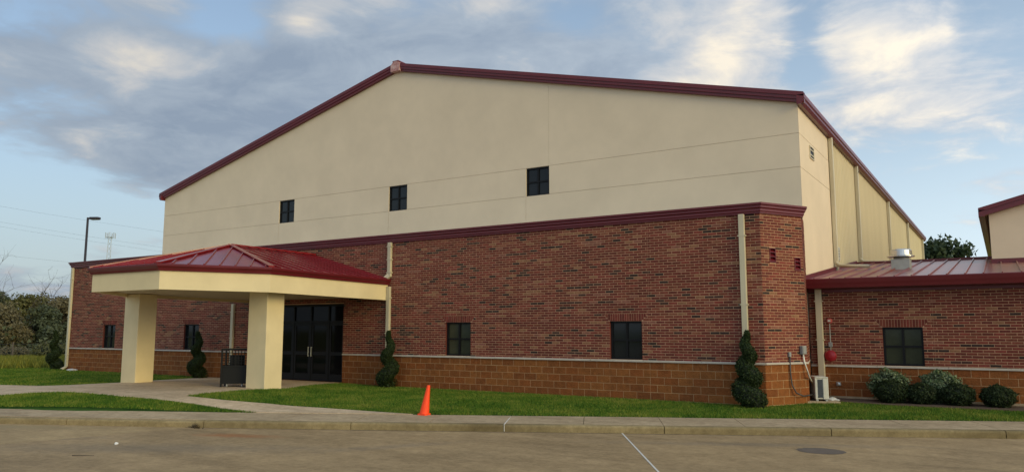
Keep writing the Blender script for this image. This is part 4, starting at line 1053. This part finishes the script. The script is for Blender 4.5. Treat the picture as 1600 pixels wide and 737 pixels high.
# traffic cone
cx, cy = -11.70, 14.50; cz = float(gz(cx, cy))
cn = thing('traffic_cone', (cx, cy, cz), 'bright orange traffic cone standing at the lawn edge', 'traffic cone')
mb = MB(); top = Vector((0.085, 0.05, 0))
prof = [(0.118, 0.03), (0.112, 0.06), (0.082, 0.30), (0.047, 0.60), (0.040, 0.675), (0.030, 0.684)]; vs = []; fs = []; n = 24
for r, h in prof:
    o = Vector((cx, cy, cz)) + top*(h/0.67) + Vector((0, 0, h))
    vs += [o + Vector((math.cos(2*math.pi*k/n)*r, math.sin(2*math.pi*k/n)*r, 0)) for k in range(n)]
for i in range(len(prof)-1):
    for k in range(n): fs.append((i*n+k, i*n+(k+1)%n, (i+1)*n+(k+1)%n, (i+1)*n+k))
fs.append(tuple((len(prof)-1)*n+k for k in range(n))); mb.add(vs, fs).build('cone_body', cone_m, cn)
MB().box(cx-0.112, cx+0.112, cy-0.112, cy+0.112, cz-0.03, cz+0.032).build('base_plate', cone_m, cn, bevel=0.01)

# black lattice litter bin beside the column
bx0, bx1, by0, by1 = -20.62, -19.78, 15.50, 16.10; bz = float(gz(-20, 15.8)) + 0.014
bn = thing('litter_bin', (-20.2, 15.8, bz), 'black metal planter bin with lattice upper panels beside the cream column', 'litter bin')
hb = 1.16
MB().box(bx0+0.02, bx1-0.02, by0+0.02, by1-0.02, bz+0.10, bz+0.62).build('lower_panel', black_iron, bn)
for x in (bx0, bx1-0.05):
    for y in (by0, by1-0.05): MB().box(x, x+0.05, y, y+0.05, bz, bz+hb).build('corner_post', black_iron, bn, bevel=0.006)
for zz in (0.10, 0.60, hb-0.05):
    b = MB(); b.box(bx0+0.05, bx1-0.05, by0+0.002, by0+0.04, bz+zz, bz+zz+0.05); b.box(bx0+0.05, bx1-0.05, by1-0.04, by1-0.002, bz+zz, bz+zz+0.05)
    b.box(bx0+0.002, bx0+0.04, by0+0.05, by1-0.05, bz+zz, bz+zz+0.05); b.box(bx1-0.04, bx1-0.002, by0+0.05, by1-0.05, bz+zz, bz+zz+0.05); b.build('rail', black_iron, bn)
for k in range(1, 8):
    x = bx0 + 0.05 + (bx1-bx0-0.1)*k/8; MB().box(x-0.011, x+0.011, by0+0.012, by0+0.024, bz+0.65, bz+hb-0.05).build('lattice_bar', black_iron, bn)
    y = by0 + 0.05 + (by1-by0-0.1)*k/8; MB().box(bx1-0.024, bx1-0.012, y-0.011, y+0.011, bz+0.65, bz+hb-0.05).build('lattice_bar', black_iron, bn)
for k in range(1, 6):
    zz = bz + 0.65 + (hb-0.7)*k/6
    MB().box(bx0+0.05, bx1-0.05, by0+0.010, by0+0.022, zz-0.010, zz+0.010).build('lattice_bar', black_iron, bn)
    MB().box(bx1-0.022, bx1-0.010, by0+0.05, by1-0.05, zz-0.010, zz+0.010).build('lattice_bar', black_iron, bn)
MB().lathe((-20.2, 15.80, bz+0.60), [(0.22, 0), (0.22, 0.36)], 20).build('liner', black_iron, bn)
for x in (bx0+0.2, bx1-0.2): MB().lathe((x, by0+0.06, bz+0.05), [(0.05, -0.02), (0.05, 0.02)], 14, axis=(1,0,0)).build('caster', grey_box, bn)

bn.rotation_euler = (0, 0, R(40))
# dark round patch in the lot
pp = Vector((-2.93, 14.95)); pm = MB(); n = 28
pm.add([(pp.x + math.cos(2*math.pi*k/n)*0.42*(1+0.06*math.sin(3*k)), pp.y + math.sin(2*math.pi*k/n)*0.36, LOTZ+0.004) for k in range(n)], [tuple(range(n))])
tag(pm.build('round_patch', patch_m, None), 'dark round repair patch in the concrete lot', 'patch', kind='structure')
stone_lump('paper_scrap', (-14.38, 8.58, LOTZ+0.018), 0.045, 0.03, 0.025, 'tiny crumpled white paper scrap lying on the concrete lot', 8, mat('white paper', (0.75, 0.74, 0.70), 0.8))['category'] = 'paper scrap'
tag(MB().tube([(-13.75, 7.42, LOTZ+0.008), (-13.60, 7.50, LOTZ+0.012), (-13.42, 7.62, LOTZ+0.008)], [0.008, 0.007, 0.004], 6).build('twig', bark, None), 'short dark twig lying on the concrete lot', 'twig')
# weeds in the curb gap
r2 = np.random.default_rng(3); kp = cpt(0.0, -0.02)
n = 110; a = r2.uniform(0, 6.28, n); rr = np.abs(r2.normal(0, 0.06, n)); x = kp.x + 0.05 + np.cos(a)*rr*2.2; y = kp.y + 0.0 - np.abs(np.sin(a))*rr*0.8
hh = r2.uniform(0.03, 0.13, n)*np.exp(-rr*6); w2 = 0.02; v = np.zeros((n, 3, 3)); b2 = r2.uniform(0, 6.28, n)
v[:, 0] = np.stack([x-np.cos(b2)*w2/2, y-np.sin(b2)*w2/2, np.full(n, LOTZ)], -1); v[:, 1] = np.stack([x+np.cos(b2)*w2/2, y+np.sin(b2)*w2/2, np.full(n, LOTZ)], -1)
v[:, 2] = np.stack([x+r2.normal(0, .04, n), y+r2.normal(0, .03, n), LOTZ+hh], -1)
wd = tri_mesh('curb_weeds', v, leaf_mat('dry weeds', (0.06, 0.045, 0.025), (0.15, 0.11, 0.06)), kind='stuff'); wd['label'] = 'dry brown weeds in the curb gap'; wd['category'] = 'weeds'

# ------------------------------------------------------------------ plants
def leaf_tris(P, N, size, r2, fold=0.5):
    """small leaf triangles at points P facing roughly along N"""
    n = len(P); d = N + r2.normal(0, fold, (n, 3)); d /= np.linalg.norm(d, axis=1)[:, None]
    t = np.cross(d, r2.normal(0, 1, (n, 3))); t /= np.linalg.norm(t, axis=1)[:, None] + 1e-9
    b = np.cross(d, t); s = size*r2.uniform(0.6, 1.4, n)[:, None]
    v = np.stack([P - t*s*0.5, P + t*s*0.5, P + b*s*1.1], 1); return v
def topiary(x, y, turns, H, seed, label, phase=0.0, flip=1, fat=1.0):
    z0 = float(gz(x, y)); t = thing('spiral_topiary', (x, y, z0), label, 'topiary', 'spiral topiaries along the brick wing'); r2 = np.random.default_rng(seed)
    MB().tube([(x, y, z0-0.05), (x+0.01, y, z0+H*0.5), (x, y, z0+H*0.95)], [0.035, 0.028, 0.01], 8).build('trunk', bark, t)
    K_ = 80; cen = []; rad = []
    for i in range(K_):
        u = i/(K_-1); a = phase + flip*2*math.pi*turns*u
        off = (0.150*(1-u)**0.9 + 0.02)/fat; rr = (0.235*(1-u)**0.8 + 0.055)*fat
        cen.append((x + math.cos(a)*off, y + math.sin(a)*off*0.9, z0 + 0.15 + u*(H-0.2))); rad.append(rr)
    core_ = MB().tube(cen, [r*0.80 for r in rad], 10).build('light_block_core', core_green, t, smooth=True)
    P = []; N = []
    for i in range(K_):
        m = int(26 + 180*rad[i]/0.2); dv = r2.normal(0, 1, (m, 3)); dv /= np.linalg.norm(dv, axis=1)[:, None]
        rr = rad[i]*r2.uniform(0.80, 1.07, m)
        P.append(np.array(cen[i]) + dv*rr[:, None]*np.array([1, 1, 0.9])); N.append(dv)
    tri_mesh('foliage', leaf_tris(np.concatenate(P), np.concatenate(N), 0.036, r2, 0.8), leaf_topiary, None, t, kind=None)
topiary(-39.35, 20.05, 2.6, 1.92, 61, 'dark green spiral topiary on the grass beyond the far end of the brick wing', 0.3)
topiary(-27.45, 19.55, 2.5, 1.88, 62, 'dark green spiral topiary by the entrance slab under the canopy', 1.2)
topiary(-17.45, 19.72, 2.4, 1.90, 63, 'dark green spiral topiary at the downspout beside the canopy', 2.2)
topiary(-5.55, 19.80, 3.0, 1.92, 64, 'bushy green spiral topiary at the angled corner of the brick wing', 0.4, -1, 1.13)
def bush(x, y, rx, ry, rz, n, size, m, label, seed, name, cat='bush', group=None, up=0.0, fuzz=0.05, bumpy=0.06):
    z0 = float(gz(x, y)); t = thing(name, (x, y, z0), label, cat, group); r2 = np.random.default_rng(seed)
    bm = bmesh.new(); bmesh.ops.create_icosphere(bm, subdivisions=3, radius=1)
    for v in bm.verts: v.co = Vector((x + v.co.x*rx*0.88, y + v.co.y*ry*0.88, z0 + up + rz + v.co.z*rz*0.88))
    me = bpy.data.meshes.new('light_block_core'); bm.to_mesh(me); bm.free(); new_obj('light_block_core', me, t, core_green, smooth=True)
    MB().tube([(x, y, z0-0.05), (x, y, z0+up+rz)], 0.03, 6).build('stem', bark, t)
    d = r2.normal(0, 1, (n, 3)); d /= np.linalg.norm(d, axis=1)[:, None]
    k = 1 + bumpy*np.sin(d[:, 0]*7+seed)*np.sin(d[:, 1]*6+seed*2) + bumpy*np.sin(d[:, 2]*9+d[:, 0]*5) + r2.normal(0, fuzz, n) - 0.05
    P = np.array([x, y, z0+up+rz]) + d*k[:, None]*np.array([rx, ry, rz])
    P[:, 2] = np.maximum(P[:, 2], z0+0.02)
    tri_mesh('foliage', leaf_tris(P, d, size, r2, 0.7), m, None, t, kind=None)
bush(-2.62, 22.62, 0.40, 0.36, 0.30, 4200, 0.040, leaf_globe, 'dark round boxwood below the pale shrub under the side wing window', 71, 'round_bush', group='dark round bushes in the mulch bed')
bush(-1.93, 22.75, 0.38, 0.36, 0.27, 4200, 0.040, leaf_globe, 'dark round boxwood between the two pale shrubs', 72, 'round_bush', group='dark round bushes in the mulch bed')
bush(-1.12, 22.82, 0.40, 0.36, 0.28, 4200, 0.040, leaf_globe, 'dark round boxwood just past the second pale shrub', 73, 'round_bush', group='dark round bushes in the mulch bed')
bush(-0.25, 22.90, 0.38, 0.36, 0.275, 4200, 0.040, leaf_globe, 'dark round boxwood standing apart at the end of the bed', 74, 'round_bush', group='dark round bushes in the mulch bed')
bush(-2.72, 23.05, 0.46, 0.30, 0.40, 4200, 0.050, leaf_varieg, 'pale variegated shrub below the side wing window frame', 75, 'variegated_shrub', 'shrub', 'pale shrubs against the side wing', 0.03, 0.09, 0.1)
bush(-1.52, 23.10, 0.45, 0.28, 0.40, 4200, 0.050, leaf_varieg, 'pale variegated shrub against the blocks right of the window', 76, 'variegated_shrub', 'shrub', 'pale shrubs against the side wing', 0.03, 0.09, 0.1)

def limbs(mb, p, d, L, r, depth, r2, tips, spread=0.6, bend=0.25, nseg=3):
    pts = [Vector(p)]; dd = Vector(d).normalized()
    for i in range(nseg):
        dd = (dd + Vector(r2.normal(0, bend*0.5, 3)) + Vector((0, 0, 0.05))).normalized(); pts.append(pts[-1] + dd*L/nseg)
    mb.tube(pts, [r*(1-0.45*i/nseg) for i in range(nseg+1)], 5 if depth < 2 else 7)
    if depth == 0: tips.append(pts[-1]); return
    for i in range(int(r2.integers(2, 4)) + (1 if depth > 1 else 0)):
        q = pts[1 + int(r2.integers(0, nseg))] if i else pts[-1]
        nd = (dd + Vector(r2.normal(0, spread, 3))).normalized()
        limbs(mb, q, nd, L*r2.uniform(0.55, 0.8), r*0.55, depth-1, r2, tips, spread, bend, nseg)
def tree(name, x, y, H, W, m, label, seed, cat='tree', group=None, nleaf=5000, size=0.22, trunk_r=0.22, bare=False, clumps=26, zmin=0.25, depth=2):
    z0 = float(gz(x, y)); t = thing(name, (x, y, z0), label, cat, group); r2 = np.random.default_rng(seed); tips = []
    mb = MB(); p = Vector((x, y, z0-0.2))
    if bare:
        limbs(mb, p, (r2.normal(0, .08), r2.normal(0, .08), 1), H*0.5, trunk_r, 4, r2, tips, 0.55, 0.3)
        mb.build('trunk', bark, t); return
    mb.tube([p, p + Vector((r2.normal(0, .1), r2.normal(0, .1), H*0.35)), p + Vector((r2.normal(0, .25), r2.normal(0, .25), H*0.75))], [trunk_r, trunk_r*0.75, trunk_r*0.3], 8)
    for i in range(7):
        a = r2.uniform(0, 6.28); hz = H*r2.uniform(0.25, 0.6)
        limbs(mb, p + Vector((0, 0, hz)), (math.cos(a), math.sin(a), 0.7), W*0.32, trunk_r*0.35, 1, r2, tips)
    mb.build('trunk', bark, t)
    P = []; N = []
    for i in range(clumps):
        u = r2.uniform(0, 1); a = r2.uniform(0, 6.28); hz = zmin + (1-zmin)*u
        prof = math.sin(math.pi*min(1, 0.18 + 0.80*((hz-zmin)/(1-zmin))))**0.7
        rad = W*0.5*prof*math.sqrt(r2.uniform(0.15, 1))
        c = np.array([x + math.cos(a)*rad, y + math.sin(a)*rad, z0 + H*(hz*0.93)])
        cr = W*r2.uniform(0.11, 0.19); k = nleaf//clumps
        dv = r2.normal(0, 1, (k, 3)); dv /= np.linalg.norm(dv, axis=1)[:, None]
        P.append(c + dv*cr*(r2.uniform(0.35, 1.15, k)[:, None])*np.array([1, 1, 0.75])); N.append(dv)
    tri_mesh('crown', leaf_tris(np.concatenate(P), np.concatenate(N), size, r2, 0.9), m, None, t, kind=None)
# oak behind the side wing roof
tree('oak_tree', -5.5, 108.3, 14.6, 9.6, leaf_oak, 'dark green oak rising behind the metal roof beside the tall hall', 81, nleaf=9000, size=0.42, trunk_r=0.35, clumps=44, zmin=0.35)
# trees along the far edge of the field
def polar(azd, r): return -math.sin(R(azd))*r, math.cos(R(azd))*r
far = [(68.5, 132, 8.6, 7.5, leaf_far1, 'olive field edge tree'), (67.0, 138, 9.2, 8, leaf_far2, 'dark green field edge tree'), (65.9, 128, 7.0, 6.5, leaf_far3, 'tan budding field edge tree'),
       (64.9, 140, 8.6, 8, leaf_far1, 'olive field edge tree'), (63.8, 131, 6.9, 7, leaf_far2, 'dark green field edge tree'), (62.7, 136, 8.4, 8, leaf_far3, 'tan budding field edge tree'),
       (61.7, 141, 9.3, 8.5, leaf_far1, 'olive field edge tree'), (60.6, 134, 8.6, 8, leaf_far2, 'dark green field edge tree'), (59.4, 139, 8.8, 8, leaf_far1, 'olive field edge tree'), (58.2, 133, 8.4, 8, leaf_far2, 'dark green field edge tree'),
       (66.4, 150, 9.6, 8, leaf_far2, 'dark green field edge tree'), (64.0, 152, 9.0, 9, leaf_far1, 'olive field edge tree'), (61.2, 151, 9.4, 9, leaf_far3, 'tan budding field edge tree')]
where = ['at the near end of the row', 'next to the leaning bare tree', 'low in front of the bare trees', 'under the tall bare tree', 'low behind the fence posts', 'left of the brick wing corner', 'tallest beside the far topiary', 'closest to the brick wing edge',
         'behind the brick wing edge', 'hidden behind the brick wing', 'in the back row by the leaning bare tree', 'in the back row behind the bare trees', 'in the back row beside the brick wing edge']
for i, (az, r, H, W, m, lab) in enumerate(far):
    x, y = polar(az, r); tree('field_tree', x, y, H, W, m, lab + ' ' + where[i], 100+i, group='trees along the field edge', nleaf=7500, size=0.30, trunk_r=0.16, clumps=60, zmin=0.02)
for i, (az, r, H, lab) in enumerate([(66.9, 134, 15.5, 'tall leafless tree standing above the field hedge at its open end'), (64.6, 137, 12.0, 'leafless tree with fine upright twigs above the field hedge'), (62.7, 139, 10.8, 'smaller leafless tree above the hedge toward the brick wing')]):
    x, y = polar(az, r); tree('bare_tree', x, y, H, 6, None, lab, 140+i, group='bare trees at the field edge', trunk_r=0.11, bare=True)
# undergrowth below the field trees
def hedge_mass():
    r2 = np.random.default_rng(5); P = []
    n = 26000; az = r2.uniform(56, 71, n); r = r2.normal(133, 4, n); x = -np.sin(np.radians(az))*r; y = np.cos(np.radians(az))*r
    hz = np.minimum(np.abs(r2.normal(0, 1.7, n))*(1.0 + 0.5*np.sin(az*3)), 3.6); P = np.stack([x, y, gz(x, y) + hz], -1)
    o = tri_mesh('undergrowth', leaf_tris(P, np.tile([0, 0, 1.0], (n, 1)), 0.45, r2, 1.0), leaf_far2, None, None, 'stuff'); o['label'] = 'tangled undergrowth below the trees at the field edge'; o['category'] = 'undergrowth'
hedge_mass()
x, y = polar(63.2, 62); bush(x, y, 1.3, 1.0, 0.55, 2500, 0.12, leaf_far1, 'ragged olive bush in the yellow field', 91, 'field_bush', 'bush', None, 0, 0.15, 0.15)
x, y = polar(65.2, 66); bush(x, y, 1.0, 0.9, 0.45, 2000, 0.12, leaf_far3, 'dry tan bush near the fence line in the field', 92, 'field_bush', 'bush', None, 0, 0.15, 0.15)

# field fence: posts and three wires
fe = thing('field_fence', (*polar(64, 64), float(gz(*polar(64, 64)))), 'thin post and wire fence crossing the yellow field', 'fence')
fp = []
for az in np.arange(56.5, 70, 1.75):
    x, y = polar(az, 63 + (az-63)*0.4); z = float(gz(x, y)); fp.append((x, y, z)); MB().tube([(x, y, z-0.3), (x, y, z+1.25)], 0.055, 7).build('post', wood_pole, fe)
for hz in (0.45, 0.8, 1.12):
    MB().tube([(x, y, z+hz) for x, y, z in fp], 0.008, 4).build('wire', wire_m, fe)

# ------------------------------------------------------------------ poles, tower, cables
lx, ly = -55.15, 29.72; lz = float(gz(lx, ly))
lp = thing('light_pole', (lx, ly, lz), 'tall dark bronze light pole with one box lamp behind the brick wing', 'light pole')
MB().tube([(lx, ly, lz-0.2), (lx+0.05, ly, 9.95)], [0.115, 0.085], 4).build('pole', bronze, lp)
MB().lathe((lx, ly, lz-0.2), [(0.3, 0), (0.3, 0.7)], 16).build('base', walk_m, lp)
MB().bar((lx+0.04, ly, 9.86), (lx+0.30, ly+0.12, 9.88), 0.08, 0.10).build('arm', bronze, lp)
hd = MB(); hd.bar((lx+0.22, ly+0.10, 9.88), (lx+0.86, ly+0.38, 9.87), 0.36, 0.18); ho = hd.build('lamp_head', bronze, lp, bevel=0.04)
MB().bar((lx+0.30, ly+0.14, 9.775), (lx+0.80, ly+0.35, 9.775), 0.26, 0.02).build('lens', lens_m, ho)
tx, ty = -341.5, 195.0; tz = float(gz(tx, ty))
tw = thing('cell_tower', (tx, ty, tz), 'distant lattice cell tower with antennas on top', 'cell tower')
Ht = 45.5; legs = []
for k in range(3):
    a = k*2*math.pi/3; p0 = Vector((tx+math.cos(a)*1.9, ty+math.sin(a)*1.9, tz)); p1 = Vector((tx+math.cos(a)*0.75, ty+math.sin(a)*0.75, Ht-1)); legs.append((p0, p1))
    MB().tube([p0, p1], 0.13, 6).build('leg', tower_m, tw)
br_ = MB(); nlev = 20
for i in range(nlev):
    for k in range(3):
        a0_, a1_ = legs[k]; b0_, b1_ = legs[(k+1)%3]; t0, t1 = i/nlev, (i+1)/nlev
        br_.tube([a0_.lerp(a1_, t0), b0_.lerp(b1_, t1)], 0.06, 4); br_.tube([b0_.lerp(b1_, t0), a0_.lerp(a1_, t1)], 0.06, 4)
br_.build('bracing', tower_m, tw)
pf = MB(); pf.lathe((tx, ty, Ht-1.6), [(1.8, 0), (1.8, 0.25)], 3); pf.build('platform', tower_m, tw)
for k in range(6):
    a = k*math.pi/3 + 0.2; px, py = tx + math.cos(a)*2.0, ty + math.sin(a)*2.0
    MB().box(px-0.16, px+0.16, py-0.12, py+0.12, Ht-2.0, Ht+0.6).build('antenna', tower_m, tw)
MB().tube([(tx, ty, Ht-1.4), (tx, ty, Ht+1.0)], 0.06, 5).build('mast', tower_m, tw)
# utility poles out of view carry the faint cables
def upole(p, H, label):
    z = float(gz(p[0], p[1])); t = thing('utility_pole', (p[0], p[1], z), label, 'utility pole', 'utility poles carrying the cables')
    MB().tube([(p[0], p[1], z-0.5), (p[0], p[1], H)], [0.18, 0.12], 8).build('pole', wood_pole, t)
    for hz in (H-0.4, H-3.2): MB().bar((p[0]-0.8, p[1]+1.2, hz), (p[0]+0.8, p[1]-1.2, hz), 0.12, 0.14).build('crossarm', wood_pole, t)
pA, pB = (-165.0, 58.6), (-104.0, 99.0)
upole(pA, 27.2, 'wooden utility pole at the field end of the cables'); upole(pB, 16.2, 'wooden utility pole behind the brick wing')
for i, (za, zb, dx) in enumerate([(26.8, 15.9, 0.6), (24.0, 13.0, 0.6), (23.2, 12.4, -0.6), (17.2, 10.6, 0.0)]):
    pts = []
    for k in range(25):
        u = k/24; pts.append((pA[0] + (pB[0]-pA[0])*u + dx, pA[1] + (pB[1]-pA[1])*u - dx*1.5, za + (zb-za)*u + 1.2*4*u*(u-1)*0.5))
    tag(MB().tube(pts, 0.010, 5).build('power_cable', wire_m, None), ['topmost power cable in the sky left of the tall hall', 'second power cable from the top crossing behind the cell tower', 'third power cable just under the second one', 'lowest power cable above the field trees'][i], 'cable')
